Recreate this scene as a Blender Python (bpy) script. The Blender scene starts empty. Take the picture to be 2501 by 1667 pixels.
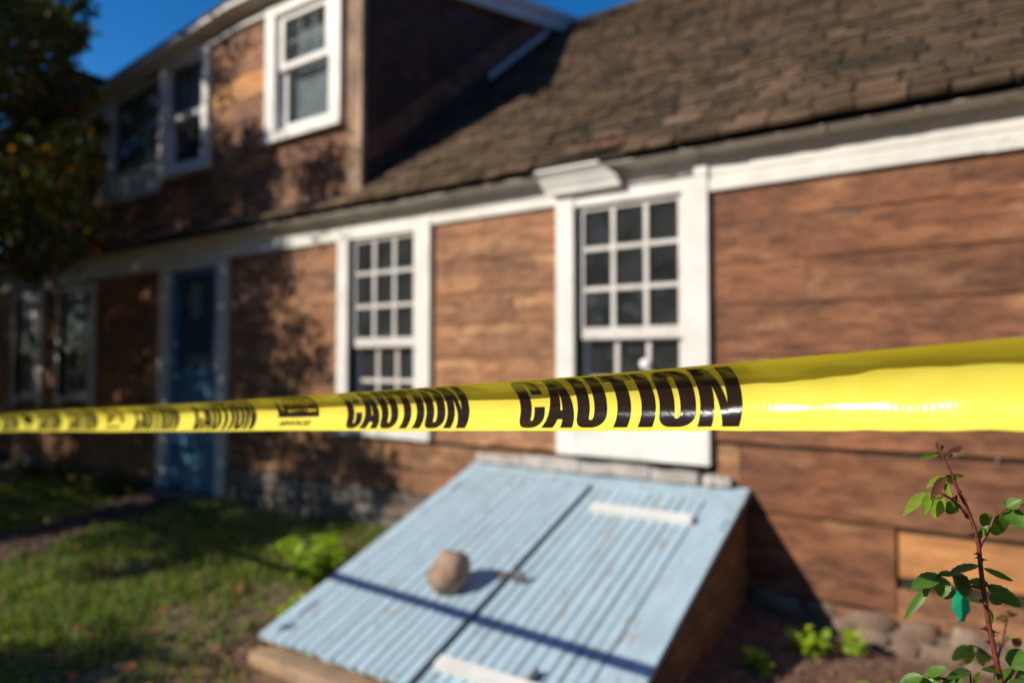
import bpy, math, random
from math import sin, cos, radians, pi, sqrt
from mathutils import Vector, Matrix, Euler, noise as mnoise

random.seed(11)
SC = bpy.context.scene
COL = SC.collection

# ------------------------------------------------------------------ camera
cam_d = bpy.data.cameras.new('camera')
cam = bpy.data.objects.new('camera', cam_d)
COL.objects.link(cam)
cam.location = (0, 0, 1.2)
cam.rotation_euler = (radians(90 + 1.80), 0, radians(34.31))
cam_d.sensor_width = 36.0
cam_d.lens = 24.41
cam_d.clip_start = 0.02
cam_d.clip_end = 600
cam_d.dof.use_dof = True
cam_d.dof.focus_distance = 0.735
cam_d.dof.aperture_fstop = 2.3
cam_d.dof.aperture_blades = 0
SC.camera = cam

# ------------------------------------------------------------------ sky and sun
SUN_L = Vector((0.489, 0.726, -0.483)).normalized()      # direction the light travels
sun_el = math.asin(-SUN_L.z)
world = bpy.data.worlds.new('World')
SC.world = world
world.use_nodes = True
wn = world.node_tree
bg = wn.nodes['Background']
sky = wn.nodes.new('ShaderNodeTexSky')
sky.sky_type = 'NISHITA'
sky.sun_disc = False
sky.sun_elevation = sun_el
sky.sun_rotation = math.atan2(-SUN_L.x, -SUN_L.y)         # clockwise from +Y
sky.altitude = 300
sky.air_density = 1.0
sky.dust_density = 0.15
sky.ozone_density = 3.5
hsv = wn.nodes.new('ShaderNodeHueSaturation')             # clear dry autumn air: deep blue all over
hsv.inputs['Saturation'].default_value = 1.36
hsv.inputs['Hue'].default_value = 0.506
wn.links.new(sky.outputs[0], hsv.inputs['Color']); wn.links.new(hsv.outputs[0], bg.inputs[0])
bg.inputs[1].default_value = 0.13

sun_d = bpy.data.lights.new('sun', 'SUN')
sun_d.energy = 4.9
sun_d.angle = radians(0.53)
sun_d.color = (1.0, 0.915, 0.775)
sun = bpy.data.objects.new('sun', sun_d)
COL.objects.link(sun)
sun.location = (-10, -14, 12)
sun.rotation_euler = SUN_L.to_track_quat('-Z', 'Y').to_euler()

SC.view_settings.view_transform = 'Standard'
SC.view_settings.look = 'None'
SC.view_settings.exposure = 0.10
SC.view_settings.gamma = 1.0
SC.view_settings.use_curve_mapping = False
SC.render.engine = 'CYCLES'
SC.cycles.use_denoising = True
SC.cycles.max_bounces = 8
SC.cycles.diffuse_bounces = 5
SC.cycles.transparent_max_bounces = 8
SC.cycles.caustics_reflective = False
SC.cycles.caustics_refractive = False

# ------------------------------------------------------------------ helpers
class M:
    """collects faces for one mesh"""
    def __init__(s): s.v = []; s.f = []; s.mi = []; s.uv = {}
    def add(s, vs, fs, mi=0):
        o = len(s.v); s.v += [tuple(v) for v in vs]
        for f in fs: s.f.append([i + o for i in f]); s.mi.append(mi)
        return s
    def box(s, x0, x1, y0, y1, z0, z1, mi=0):
        return s.add([(x0,y0,z0),(x1,y0,z0),(x1,y1,z0),(x0,y1,z0),(x0,y0,z1),(x1,y0,z1),(x1,y1,z1),(x0,y1,z1)],
              [(0,3,2,1),(4,5,6,7),(0,1,5,4),(1,2,6,5),(2,3,7,6),(3,0,4,7)], mi)
    def prism(s, poly, a, b, ax='y', mi=0):
        """poly in the plane across axis ax, extruded from a to b; y: (x,z)  x: (y,z)  z: (x,y)"""
        n = len(poly)
        def P(p, t):
            return (p[0], t, p[1]) if ax == 'y' else ((t, p[0], p[1]) if ax == 'x' else (p[0], p[1], t))
        vs = [P(p, a) for p in poly] + [P(p, b) for p in poly]
        fs = [list(range(n)), list(range(2*n-1, n-1, -1))] + [(i, (i+n), (i+1) % n + n, (i+1) % n) for i in range(n)]
        return s.add(vs, fs, mi)
    def tube(s, pts, rs, seg=8, mi=0, cap=True):
        ps = [Vector(p) for p in pts]; n = len(ps); o = len(s.v)
        prev = None
        for i, p in enumerate(ps):
            t = (ps[min(i+1, n-1)] - ps[max(i-1, 0)]).normalized()
            if prev is None:
                u = t.cross(Vector((0.3, 0.2, 1))).normalized()
                if u.length < .1: u = t.cross(Vector((1, 0, 0))).normalized()
            else:
                u = (prev - t * prev.dot(t)).normalized()
            prev = u; w = t.cross(u)
            for k in range(seg):
                a = 2*pi*k/seg
                s.v.append(tuple(p + (u*cos(a) + w*sin(a)) * rs[i]))
        for i in range(n-1):
            for k in range(seg):
                s.f.append([o+i*seg+k, o+i*seg+(k+1) % seg, o+(i+1)*seg+(k+1) % seg, o+(i+1)*seg+k]); s.mi.append(mi)
        if cap:
            s.f.append([o+k for k in range(seg)][::-1]); s.mi.append(mi)
            s.f.append([o+(n-1)*seg+k for k in range(seg)]); s.mi.append(mi)
        return s

WL = {}     # world location of every object that is used as a parent

def link(o, name, parent, loc, rot=(0,0,0), scale=(1,1,1)):
    """loc, rot and scale are in world space, whatever the parent"""
    COL.objects.link(o)
    w = Matrix.LocRotScale(Vector(loc), Euler(rot), Vector(scale))
    if parent is not None:
        o.parent = parent
        o.matrix_basis = WL[parent].inverted() @ w
    else:
        o.matrix_basis = w
    WL[o] = w
    return o

def build(name, m, mats, parent=None, origin=None, rot=None, smooth=False, uv=None):
    """one mesh object; vertices are given in world space unless rot is set (then local to origin)"""
    if not isinstance(mats, (list, tuple)): mats = [mats]
    if origin is None:
        xs = [v[0] for v in m.v]; ys = [v[1] for v in m.v]; zs = [v[2] for v in m.v]
        origin = ((min(xs)+max(xs))/2, (min(ys)+max(ys))/2, min(zs))
    ox, oy, oz = origin
    vs = m.v if rot is not None else [(x-ox, y-oy, z-oz) for x, y, z in m.v]
    me = bpy.data.meshes.new(name)
    me.from_pydata(vs, [], m.f)
    for mt in mats: me.materials.append(mt)
    if len(mats) > 1: me.polygons.foreach_set('material_index', m.mi)
    if smooth: me.polygons.foreach_set('use_smooth', [True]*len(me.polygons))
    if uv is not None:
        ul = me.uv_layers.new(name='UVMap')
        for lp in me.loops: ul.data[lp.index].uv = uv[lp.vertex_index]
    me.update()
    o = bpy.data.objects.new(name, me)
    return link(o, name, parent, origin, rot or (0,0,0))

def inst(name, me, loc, rot=(0,0,0), scale=(1,1,1), parent=None):
    o = bpy.data.objects.new(name, me)
    return link(o, name, parent, loc, rot, scale)

def empty(name, loc):
    o = bpy.data.objects.new(name, None)
    o.empty_display_size = .1
    return link(o, name, None, loc)

def tag(o, label=None, cat=None, group=None, kind=None):
    if label: o['label'] = label
    if cat: o['category'] = cat
    if group: o['group'] = group
    if kind: o['kind'] = kind
    return o

def clip(poly, a, b, c):
    """keep the part of a convex polygon with a*x+b*y<=c"""
    out = []
    for i, p in enumerate(poly):
        q = poly[(i+1) % len(poly)]
        dp = a*p[0]+b*p[1]-c; dq = a*q[0]+b*q[1]-c
        if dp <= 0: out.append(p)
        if (dp < 0) != (dq < 0) and dp != dq:
            t = dp/(dp-dq); out.append((p[0]+(q[0]-p[0])*t, p[1]+(q[1]-p[1])*t))
    return out

# ------------------------------------------------------------------ materials
def newmat(name):
    m = bpy.data.materials.new(name); m.use_nodes = True
    nt = m.node_tree
    return m, nt, nt.nodes['Principled BSDF']

def N(nt, kind, **kw):
    n = nt.nodes.new(kind)
    for k, v in kw.items():
        if k.startswith('i_'):
            key = k[2:]; key = int(key) if key.isdigit() else key.replace('_', ' ')
            n.inputs[key].default_value = v
        else: setattr(n, k, v)
    return n

def ramp(nt, stops, src):
    r = nt.nodes.new('ShaderNodeValToRGB'); e = r.color_ramp.elements
    while len(e) < len(stops): e.new(0.5)
    for el, (p, c) in zip(e, stops):
        el.position = p; el.color = (*c, 1) if len(c) == 3 else c
    nt.links.new(src, r.inputs[0]); return r

def objcoord(nt, scale, rnd=True, island=False):
    """object coordinates, shifted per object, scaled"""
    tc = N(nt, 'ShaderNodeTexCoord')
    src = tc.outputs['Object']
    if rnd:
        oi = N(nt, 'ShaderNodeObjectInfo')
        mu = N(nt, 'ShaderNodeVectorMath', operation='SCALE'); mu.inputs[0].default_value = (37.0, 19.0, 53.0)
        nt.links.new(oi.outputs['Random'], mu.inputs['Scale'])
        ad = N(nt, 'ShaderNodeVectorMath', operation='ADD')
        nt.links.new(src, ad.inputs[0]); nt.links.new(mu.outputs[0], ad.inputs[1]); src = ad.outputs[0]
    sc = N(nt, 'ShaderNodeVectorMath', operation='MULTIPLY'); sc.inputs[1].default_value = scale
    nt.links.new(src, sc.inputs[0])
    return sc.outputs[0]

def noise(nt, vec, scale, detail=5, rough=.6, dist=0.0):
    n = N(nt, 'ShaderNodeTexNoise'); n.inputs['Scale'].default_value = scale
    n.inputs['Detail'].default_value = detail; n.inputs['Roughness'].default_value = rough
    n.inputs['Distortion'].default_value = dist
    nt.links.new(vec, n.inputs['Vector']); return n.outputs['Fac']

def mixc(nt, fac, a, b, mode='MIX'):
    m = N(nt, 'ShaderNodeMix', data_type='RGBA', blend_type=mode)
    for s, v in ((m.inputs[0], fac), (m.inputs[6], a), (m.inputs[7], b)):
        if hasattr(v, 'node'): nt.links.new(v, s)
        elif isinstance(v, (int, float)): s.default_value = v
        else: s.default_value = (*v, 1)
    return m.outputs[2]

def bump(nt, bs, h, strength=.3, dist=.01):
    b = N(nt, 'ShaderNodeBump'); b.inputs['Strength'].default_value = strength; b.inputs['Distance'].default_value = dist
    nt.links.new(h, b.inputs['Height']); nt.links.new(b.outputs[0], bs.inputs['Normal'])

def wood(name, dark, mid, light, patch=None, grain=(1.6, 6, 26), spots=(1.3, 3, 3.2), rough=.8, stain=.55, hi=.5, bstr=.35):
    m, nt, bs = newmat(name)
    v = objcoord(nt, grain)
    g = noise(nt, v, 1.0, 7, .68, .4)
    r = ramp(nt, [(.14, dark), (.5, mid), (.86, light)], g)
    v2 = objcoord(nt, spots)
    s = noise(nt, v2, 2.2, 4, .6)
    col = r.outputs[0]
    if patch:
        pr = ramp(nt, [(hi, (0,0,0)), (hi+.14, (1,1,1))], s)
        pm = N(nt, 'ShaderNodeMath', operation='MULTIPLY'); pm.inputs[1].default_value = .75
        nt.links.new(pr.outputs[0], pm.inputs[0])
        col = mixc(nt, pm.outputs[0], col, patch)
    v3 = objcoord(nt, (spots[0]*1.7, spots[1], spots[2]*1.5))
    s3 = noise(nt, v3, 3.3, 5, .7)
    sr = ramp(nt, [(.26, (stain*.6, stain*.55, stain*.52)), (.58, (1, 1, 1))], s3)
    col = mixc(nt, 1.0, col, sr.outputs[0], 'MULTIPLY')
    gp = N(nt, 'ShaderNodeNewGeometry')                       # broad weathering that runs across the boards
    bw_ = ramp(nt, [(.34, (.76, .76, .77)), (.52, (1.12, 1.11, 1.08)), (.68, (1.34, 1.23, 1.08))], noise(nt, gp.outputs['Position'], 2.3, 4, .55, .6))
    col = mixc(nt, 1.0, col, bw_.outputs[0], 'MULTIPLY')
    oi = N(nt, 'ShaderNodeObjectInfo')
    vr = ramp(nt, [(0, (.78, .76, .74)), (1, (1.15, 1.12, 1.1))], oi.outputs['Random'])
    col = mixc(nt, 1.0, col, vr.outputs[0], 'MULTIPLY')
    nt.links.new(col, bs.inputs['Base Color'])
    bs.inputs['Roughness'].default_value = rough
    bump(nt, bs, g, bstr, .012)
    return m

def paint(name, col, chip=(.16, .13, .10), amount=.36, scale=(3, 3, 3), rough=.5, dirt=.9):
    m, nt, bs = newmat(name)
    v = objcoord(nt, scale)
    c = noise(nt, v, 5.0, 9, .72)
    big = noise(nt, v, .9, 3, .5)
    ma = N(nt, 'ShaderNodeMath', operation='MULTIPLY_ADD'); ma.inputs[1].default_value = -.30; nt.links.new(big, ma.inputs[0])
    m2 = N(nt, 'ShaderNodeMath', operation='ADD'); m2.inputs[1].default_value = .15; nt.links.new(c, ma.inputs[2]); nt.links.new(ma.outputs[0], m2.inputs[0])
    cr = ramp(nt, [(amount-.03, (1,1,1)), (amount+.005, (0,0,0))], m2.outputs[0])
    d = noise(nt, v, 1.7, 5, .6)
    dr = ramp(nt, [(.3, tuple(x*dirt*.9 for x in col)), (.6, col)], d)
    nt.links.new(mixc(nt, cr.outputs[0], dr.outputs[0], chip), bs.inputs['Base Color'])
    bs.inputs['Roughness'].default_value = rough
    f = noise(nt, objcoord(nt, (scale[0]*2, scale[1]*2, scale[2]*2)), 9.0, 4, .6)
    bump(nt, bs, f, .12, .006)
    return m

def plain(name, col, rough=.7, metal=0.0, var=.25, sc=6):
    m, nt, bs = newmat(name)
    f = noise(nt, objcoord(nt, (1,1,1)), sc, 5, .6)
    r = ramp(nt, [(.3, tuple(c*(1-var) for c in col)), (.7, tuple(min(1, c*(1+var)) for c in col))], f)
    nt.links.new(r.outputs[0], bs.inputs['Base Color'])
    bs.inputs['Roughness'].default_value = rough; bs.inputs['Metallic'].default_value = metal
    return m

def glassmat(name, tint=(.75, .8, .82)):
    m = bpy.data.materials.new(name); m.use_nodes = True; nt = m.node_tree
    nt.nodes.remove(nt.nodes['Principled BSDF'])
    out = nt.nodes['Material Output']
    tr = N(nt, 'ShaderNodeBsdfTransparent'); tr.inputs[0].default_value = (*tint, 1)
    gl = N(nt, 'ShaderNodeBsdfGlossy'); gl.inputs['Roughness'].default_value = .03; gl.inputs['Color'].default_value = (.95, .97, 1, 1)
    fr = N(nt, 'ShaderNodeFresnel'); fr.inputs['IOR'].default_value = 1.52
    b = N(nt, 'ShaderNodeBump'); b.inputs['Strength'].default_value = .06; b.inputs['Distance'].default_value = .01
    nt.links.new(noise(nt, objcoord(nt, (1,1,1)), 5.0, 2, .5), b.inputs['Height'])
    nt.links.new(b.outputs[0], gl.inputs['Normal'])
    ge = N(nt, 'ShaderNodeNewGeometry')
    inv = N(nt, 'ShaderNodeMath', operation='SUBTRACT'); inv.inputs[0].default_value = 1.0; nt.links.new(ge.outputs['Backfacing'], inv.inputs[1])
    ml = N(nt, 'ShaderNodeMath', operation='MULTIPLY'); nt.links.new(fr.outputs[0], ml.inputs[0]); nt.links.new(inv.outputs[0], ml.inputs[1])
    mx = N(nt, 'ShaderNodeMixShader')
    nt.links.new(ml.outputs[0], mx.inputs[0]); nt.links.new(tr.outputs[0], mx.inputs[1]); nt.links.new(gl.outputs[0], mx.inputs[2])
    df = N(nt, 'ShaderNodeBsdfDiffuse'); df.inputs[0].default_value = (.62, .64, .66, 1)      # faint grey film imitating dim reflections and room tone in the panes
    dn = ramp(nt, [(.3, (.016, .016, .016)), (.75, (.05, .05, .05))], noise(nt, objcoord(nt, (1,1,1)), 7.0, 4, .6))
    dx = N(nt, 'ShaderNodeMixShader'); nt.links.new(dn.outputs[0], dx.inputs[0])
    nt.links.new(mx.outputs[0], dx.inputs[1]); nt.links.new(df.outputs[0], dx.inputs[2])
    nt.links.new(dx.outputs[0], out.inputs[0])
    return m

def leafmat(name, cols, trans=.35, rough=.45, island=True, spec=.4):
    m, nt, bs = newmat(name)
    if island:
        ge = N(nt, 'ShaderNodeNewGeometry'); src = ge.outputs['Random Per Island']
    else:
        oi = N(nt, 'ShaderNodeObjectInfo'); src = oi.outputs['Random']
    k = len(cols)
    r = ramp(nt, [(i/(k-1), c) for i, c in enumerate(cols)], src)
    r.color_ramp.interpolation = 'LINEAR'
    f = noise(nt, objcoord(nt, (1,1,1), False), 90.0, 3, .5)
    fr = ramp(nt, [(.3, (.8, .8, .8)), (.7, (1.15, 1.15, 1.15))], f)
    col = mixc(nt, 1.0, r.outputs[0], fr.outputs[0], 'MULTIPLY')
    nt.links.new(col, bs.inputs['Base Color'])
    bs.inputs['Roughness'].default_value = rough
    bs.inputs['Specular IOR Level'].default_value = spec
    tl = N(nt, 'ShaderNodeBsdfTranslucent')
    tc = mixc(nt, 1.0, col, (1.5, 1.7, .5), 'MULTIPLY')
    nt.links.new(tc, tl.inputs[0])
    mx = N(nt, 'ShaderNodeMixShader'); mx.inputs[0].default_value = trans
    nt.links.new(bs.outputs[0], mx.inputs[1]); nt.links.new(tl.outputs[0], mx.inputs[2])
    nt.links.new(mx.outputs[0], nt.nodes['Material Output'].inputs[0])
    return m

WOOD_RED = wood('weathered_red_brown_wood', (.10,.041,.021), (.225,.094,.046), (.36,.17,.088), patch=(.42,.23,.12), hi=.55, grain=(1.2, 6, 12), spots=(1.3, 3, 4.5), stain=.36, bstr=.5)
WOOD_TAN = wood('weathered_tan_wood', (.15,.065,.035), (.34,.165,.085), (.48,.27,.15), patch=(.57,.34,.17), hi=.54, grain=(1.1, 6, 13), spots=(1.2, 3, 4), stain=.44, bstr=.5)
WOOD_DORM = wood('weathered_dormer_wood', (.09,.045,.028), (.24,.115,.065), (.38,.21,.13), patch=(.62,.28,.07), hi=.50, spots=(1.0,3,2.2))
WOOD_NEW = wood('fresh_orange_board', (.50,.22,.08), (.66,.32,.12), (.74,.41,.18), stain=.95, grain=(1.2,6,14), bstr=.12)
WOOD_GREY = wood('grey_foundation_board', (.085,.08,.078), (.17,.155,.145), (.28,.255,.235), patch=(.30,.2,.14), hi=.58)
WOOD_SIDE_SHADE = wood('side_wood_with_shade', (.03,.014,.010), (.075,.033,.022), (.14,.062,.038), patch=(.20,.07,.035), hi=.55)  # shade of the dormer side wall is put into the wood colour
WOOD_CORNER = wood('pale_corner_wood', (.20,.13,.09), (.38,.26,.18), (.52,.38,.27), grain=(26,6,1.6), spots=(3,3,1.2))
WOOD_CURB = wood('curb_wood', (.22,.14,.09), (.40,.28,.19), (.54,.39,.26), stain=.7)
WOOD_HATCH = wood('hatch_side_wood', (.14,.075,.035), (.25,.14,.07), (.34,.21,.11))
DARK = plain('dark_core', (.03,.022,.017), .9)
ROOM = plain('room_dark', (.17,.17,.18), .9)
WHITE = paint('white_paint', (.80,.785,.75), amount=.30)
WHITE_OLD = paint('old_white_paint', (.75,.73,.69), amount=.33)
WHITE_SASH = paint('white_sash_paint', (.70,.66,.63), chip=(.45,.38,.34), amount=.40, scale=(4,4,4))
SOFFIT = paint('soffit_paint', (.62,.57,.50), chip=(.22,.18,.15), amount=.4)
BLUE_DOOR = paint('blue_door_paint', (.06,.20,.38), chip=(.2,.25,.3), amount=.31)
BLUE_LID = paint('pale_blue_paint', (.42,.565,.66), chip=(.33,.28,.21), amount=.405, scale=(9, 3.0, 9), rough=.55, dirt=.9)
GLASS = glassmat('window_glass')
BLIND = plain('grey_screen', (.42,.43,.43), .9)
METAL = plain('old_metal', (.30,.28,.25), .45, .8)
GLINT = plain('glint_white', (.93,.91,.87), .3, 0.0, .02)
GREEN_PLASTIC = plain('green_plastic', (.0,.31,.15), .6, 0, .12, 30)
BARK = wood('bark', (.03,.022,.016), (.07,.052,.04), (.12,.095,.075), grain=(14,14,3), spots=(4,4,2))

def shingle_mat():
    m, nt, bs = newmat('roof_shingle')
    oi = N(nt, 'ShaderNodeObjectInfo'); ge = N(nt, 'ShaderNodeNewGeometry')
    ad = N(nt, 'ShaderNodeMath', operation='ADD'); fr = N(nt, 'ShaderNodeMath', operation='FRACT')
    nt.links.new(oi.outputs['Random'], ad.inputs[0]); nt.links.new(ge.outputs['Random Per Island'], ad.inputs[1]); nt.links.new(ad.outputs[0], fr.inputs[0])
    r = ramp(nt, [(0, (.053,.034,.018)), (.25, (.092,.060,.032)), (.6, (.124,.080,.045)), (.88, (.165,.105,.064)), (1, (.22,.14,.095))], fr.outputs[0])
    tc = N(nt, 'ShaderNodeNewGeometry')
    f = noise(nt, tc.outputs['Position'], 2.6, 5, .65)
    g = ramp(nt, [(.35, (.62,.6,.5)), (.65, (1.2,1.15,1.1))], f)
    col = mixc(nt, 1.0, r.outputs[0], g.outputs[0], 'MULTIPLY')
    ms = noise(nt, tc.outputs['Position'], 7.0, 4, .6)
    mr = ramp(nt, [(.58, (0,0,0)), (.72, (.55,.55,.55))], ms)
    col = mixc(nt, mr.outputs[0], col, (.085,.08,.035))
    nt.links.new(col, bs.inputs['Base Color']); bs.inputs['Roughness'].default_value = .9
    bump(nt, bs, noise(nt, tc.outputs['Position'], 60.0, 4, .7), .5, .01)
    return m
SHINGLE = shingle_mat()

def stone_mat(name, cols, sc=4.0):
    m, nt, bs = newmat(name)
    v = objcoord(nt, (1,1,1))
    f = noise(nt, v, sc, 6, .65); r = ramp(nt, [(.3, cols[0]), (.5, cols[1]), (.7, cols[2])], f)
    sp = noise(nt, v, sc*14, 3, .6); sr = ramp(nt, [(.35, (.7,.68,.66)), (.6, (1.08,1.06,1.05))], sp)
    nt.links.new(mixc(nt, 1.0, r.outputs[0], sr.outputs[0], 'MULTIPLY'), bs.inputs['Base Color'])
    bs.inputs['Roughness'].default_value = .85
    bump(nt, bs, sp, .4, .006)
    return m
STONE = stone_mat('foundation_stone', ((.13,.08,.052), (.21,.14,.10), (.34,.26,.20)))
ROCK = stone_mat('brown_rock', ((.21,.135,.09), (.36,.245,.17), (.48,.35,.26)), 14.0)
MORTAR = stone_mat('mortar', ((.16,.11,.08), (.24,.17,.13), (.32,.25,.19)), 8.0)
LEDGE = stone_mat('weathered_ledge', ((.30,.27,.25), (.46,.43,.41), (.58,.56,.54)), 7.0)
BRICKM = stone_mat('path_brick', ((.055,.028,.024), (.10,.05,.042), (.15,.08,.066)), 8.0)

def ground_mat():
    m, nt, bs = newmat('lawn_soil')
    ge = N(nt, 'ShaderNodeNewGeometry'); P = ge.outputs['Position']
    sx = N(nt, 'ShaderNodeSeparateXYZ'); nt.links.new(P, sx.inputs[0])
    f = noise(nt, P, 2.2, 6, .65)
    soil = ramp(nt, [(.3, (.10,.050,.028)), (.55, (.23,.13,.075)), (.75, (.38,.25,.155))], noise(nt, P, 9.0, 7, .7))
    dry = ramp(nt, [(.3, (.085,.065,.03)), (.6, (.21,.15,.075))], noise(nt, P, 14.0, 6, .7))
    # lawn to the left of the hatch, bare soil under the wall at its right; ragged edge
    ed = N(nt, 'ShaderNodeMath', operation='MULTIPLY_ADD'); ed.inputs[1].default_value = .9; ed.inputs[2].default_value = -.45
    nt.links.new(f, ed.inputs[0])
    xx = N(nt, 'ShaderNodeMath', operation='ADD'); nt.links.new(sx.outputs[0], xx.inputs[0]); nt.links.new(ed.outputs[0], xx.inputs[1])
    mr = N(nt, 'ShaderNodeMapRange'); mr.inputs[1].default_value = -2.95; mr.inputs[2].default_value = -2.75
    nt.links.new(xx.outputs[0], mr.inputs[0])
    nt.links.new(mixc(nt, mr.outputs[0], dry.outputs[0], soil.outputs[0]), bs.inputs['Base Color'])
    bs.inputs['Roughness'].default_value = .95
    bump(nt, bs, noise(nt, P, 22.0, 6, .7), .8, .03)
    return m
GROUND = ground_mat()
LEAF_TREE = leafmat('tree_leaf', [(.025,.045,.009), (.05,.08,.013), (.08,.105,.016), (.12,.13,.018), (.04,.06,.011), (.20,.11,.018), (.42,.14,.03)], .4, .5)
LEAF_FAR = leafmat('far_leaf', [(.025,.045,.014), (.05,.075,.022), (.075,.085,.026), (.14,.08,.028)], .2, .7)
LEAF_ROSE = leafmat('rose_leaf', [(.085,.19,.020), (.12,.24,.030), (.10,.21,.024)], .38, .4, False, .35)
LEAF_LIME = leafmat('young_rose_leaf', [(.22,.36,.03), (.28,.40,.04), (.26,.30,.04)], .45, .4, False, .35)
LEAF_RED = leafmat('reddish_shoot_leaf', [(.16,.055,.025), (.13,.075,.025), (.20,.07,.03)], .3, .4, False, .35)
LEAF_WEED = leafmat('weed_leaf', [(.20,.33,.018), (.32,.46,.022), (.44,.52,.03), (.22,.36,.03)], .35, .5)
LEAF_BED = leafmat('bed_leaf', [(.05,.08,.015), (.08,.11,.02), (.30,.22,.02), (.06,.09,.02)], .3, .5)
GRASS = leafmat('grass_blade', [(.06,.13,.018), (.11,.20,.026), (.16,.24,.035), (.24,.25,.06), (.42,.31,.16)], .3, .6)
LITTER = leafmat('fallen_leaf', [(.42,.14,.06), (.32,.17,.09), (.48,.22,.11)], .2, .7, False, .2)
CANE = wood('rose_cane', (.12,.035,.025), (.20,.058,.042), (.24,.10,.05), grain=(120,120,40), spots=(60,60,30), rough=.45, bstr=.05)
THORN = plain('thorn_red', (.22,.035,.038), .4)

# ================================================================== SETTING
def gz(x, y):
    """height of the ground: falls gently away from the house"""
    if y > 3.45: z = .0
    elif y > .4: z = -.10*(3.45-y)
    else: z = -.305
    z += -.11*max(0, min(1, (x+1.0)/.7))*max(0, min(1, (y-1.5)/1.5))
    if y < 3.7: z += .022*mnoise.noise(Vector((x*1.3, y*1.3, 0)))
    return z

def axis_steps(lo, hi, fine_lo, fine_hi, step):
    a = []; v = fine_lo
    while v <= fine_hi: a.append(v); v += step
    k = step; v = fine_hi
    while v < hi: k *= 1.6; v += k; a.append(min(v, hi))
    k = step; v = fine_lo
    while v > lo: k *= 1.6; v -= k; a.insert(0, max(v, lo))
    return a
gx = axis_steps(-260, 260, -9, 2, .12); gy = axis_steps(-260, 260, -3, 4.4, .12)
m = M()
m.v = [(x, y, gz(x, y)) for y in gy for x in gx]
nx = len(gx)
m.f = [(j*nx+i, j*nx+i+1, (j+1)*nx+i+1, (j+1)*nx+i) for j in range(len(gy)-1) for i in range(nx-1)]
tag(build('ground', m, GROUND, origin=(0,0,0), smooth=True), kind='structure')

# brick path edging that leads to the blue door
path = empty('path', (-5.95, 2.7, -.05)); tag(path, kind='structure')
bm_ = M().box(-.1, .1, -.05, .05, 0, .055)
brick_me = None
for r in range(22):
    for c in range(3):
        y = 3.42-r*.108; x = -6.2 + .34*(3.42-y)/1.4*.9 + c*.207 - .1 + (.05 if r % 2 else 0)
        loc = (x, y, gz(x, y)-.018+random.uniform(-.006, .006)); rot = (random.uniform(-.03,.03), random.uniform(-.03,.03), random.uniform(-.05,.05)-.15)
        if brick_me is None:
            o = build('brick', bm_, BRICKM, path, loc, rot); brick_me = o.data
        else: inst('brick', brick_me, loc, rot, parent=path)

# ================================================================== HOUSE
D = 3.6
house = empty('house', (-4.0, 3.6, 0))
tag(house, 'old brown board-clad house with dark shingle roof, dormer and white trimmed windows', 'house')

def board(x0, x1, z0, z1, mat, name='board', y0=D, th=.025, jag=.004, seg=4, gap=.003, warp=.004):
    """a weathered board on the wall with uneven long edges"""
    dy = random.uniform(0, .006)
    xs = [x0+gap/2+(x1-x0-gap)*i/seg for i in range(seg+1)]
    m = M(); vs = []
    for x in xs:
        a = z0+gap/2+random.uniform(0, jag); b = z1-gap/2-random.uniform(0, jag); w = random.uniform(-warp, warp)*.5
        vs += [(x, y0+dy+w, a), (x, y0+dy+w, b), (x, y0+th, b), (x, y0+th, a)]
    fs = []
    for i in range(seg):
        o = i*4; p = o+4
        fs += [(o, p, p+1, o+1), (o+1, p+1, p+2, o+2), (o+2, p+2, p+3, o+3), (o+3, p+3, p, o)]
    fs += [(0, 1, 2, 3), (seg*4+3, seg*4+2, seg*4+1, seg*4)]
    m.add(vs, fs)
    return build(name, m, mat, house)

def rows(x0, x1, levels, mat, splits=None, gap=.003, y0=D):
    for i in range(len(levels)-1):
        cuts = [x0] + (splits or {}).get(i, []) + [x1]
        for a, b in zip(cuts[:-1], cuts[1:]):
            board(a, b, levels[i], levels[i+1], mat[i % len(mat)] if isinstance(mat, list) else mat, gap=gap, seg=max(2, min(7, int((b-a)/.22))), y0=y0)

# --- wall to the right of the large window
rows(-1.172, 1.7, [.797, 1.02, 1.24, 1.50, 1.72, 1.93, 2.105], WOOD_RED, {0: [.6], 1: [-.35], 2: [.9], 3: [-.72], 4: [.25], 5: [-.1]}, gap=.0022)
rows(-1.05, 1.7, [.452, .780], WOOD_RED, {0: [.75]}, gap=.006, y0=D+.008)
board(-1.172, -1.05, .46, .778, WOOD_TAN, y0=D+.006)
board(-1.19, -.352, .068, .455, WOOD_RED, gap=.006, jag=.006, seg=5)
board(-.343, 1.7, .235, .438, WOOD_NEW, y0=D+.006, gap=.004, jag=.006, seg=6)
board(-.40, 1.7, .01, .188, WOOD_TAN, y0=D+.004, jag=.012, seg=7)
board(-1.19, -.42, -.06, .066, WOOD_RED, y0=D+.004, jag=.01, seg=5)
# --- wall between the two ground floor windows
rows(-3.11, -2.118, [.672, .86, 1.07, 1.24, 1.47, 1.66, 1.88, 2.15], WOOD_TAN, {2: [-2.7], 4: [-2.45]}, gap=.0022)
rows(-4.03, -2.74, [.30, .47, .648], WOOD_TAN, {0: [-3.3], 1: [-3.5]}, gap=.006, y0=D-.004)
rows(-2.74, -2.118, [.62, .650], WOOD_TAN, gap=.004)
# --- wall between the blue door and the narrow window
rows(-5.445, -4.035, [.30, .52, .77, .98, 1.20, 1.42, 1.66, 1.88, 2.13], WOOD_TAN, {0: [-4.9], 2: [-4.5], 4: [-5.0], 6: [-4.7]}, gap=.003)
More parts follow.
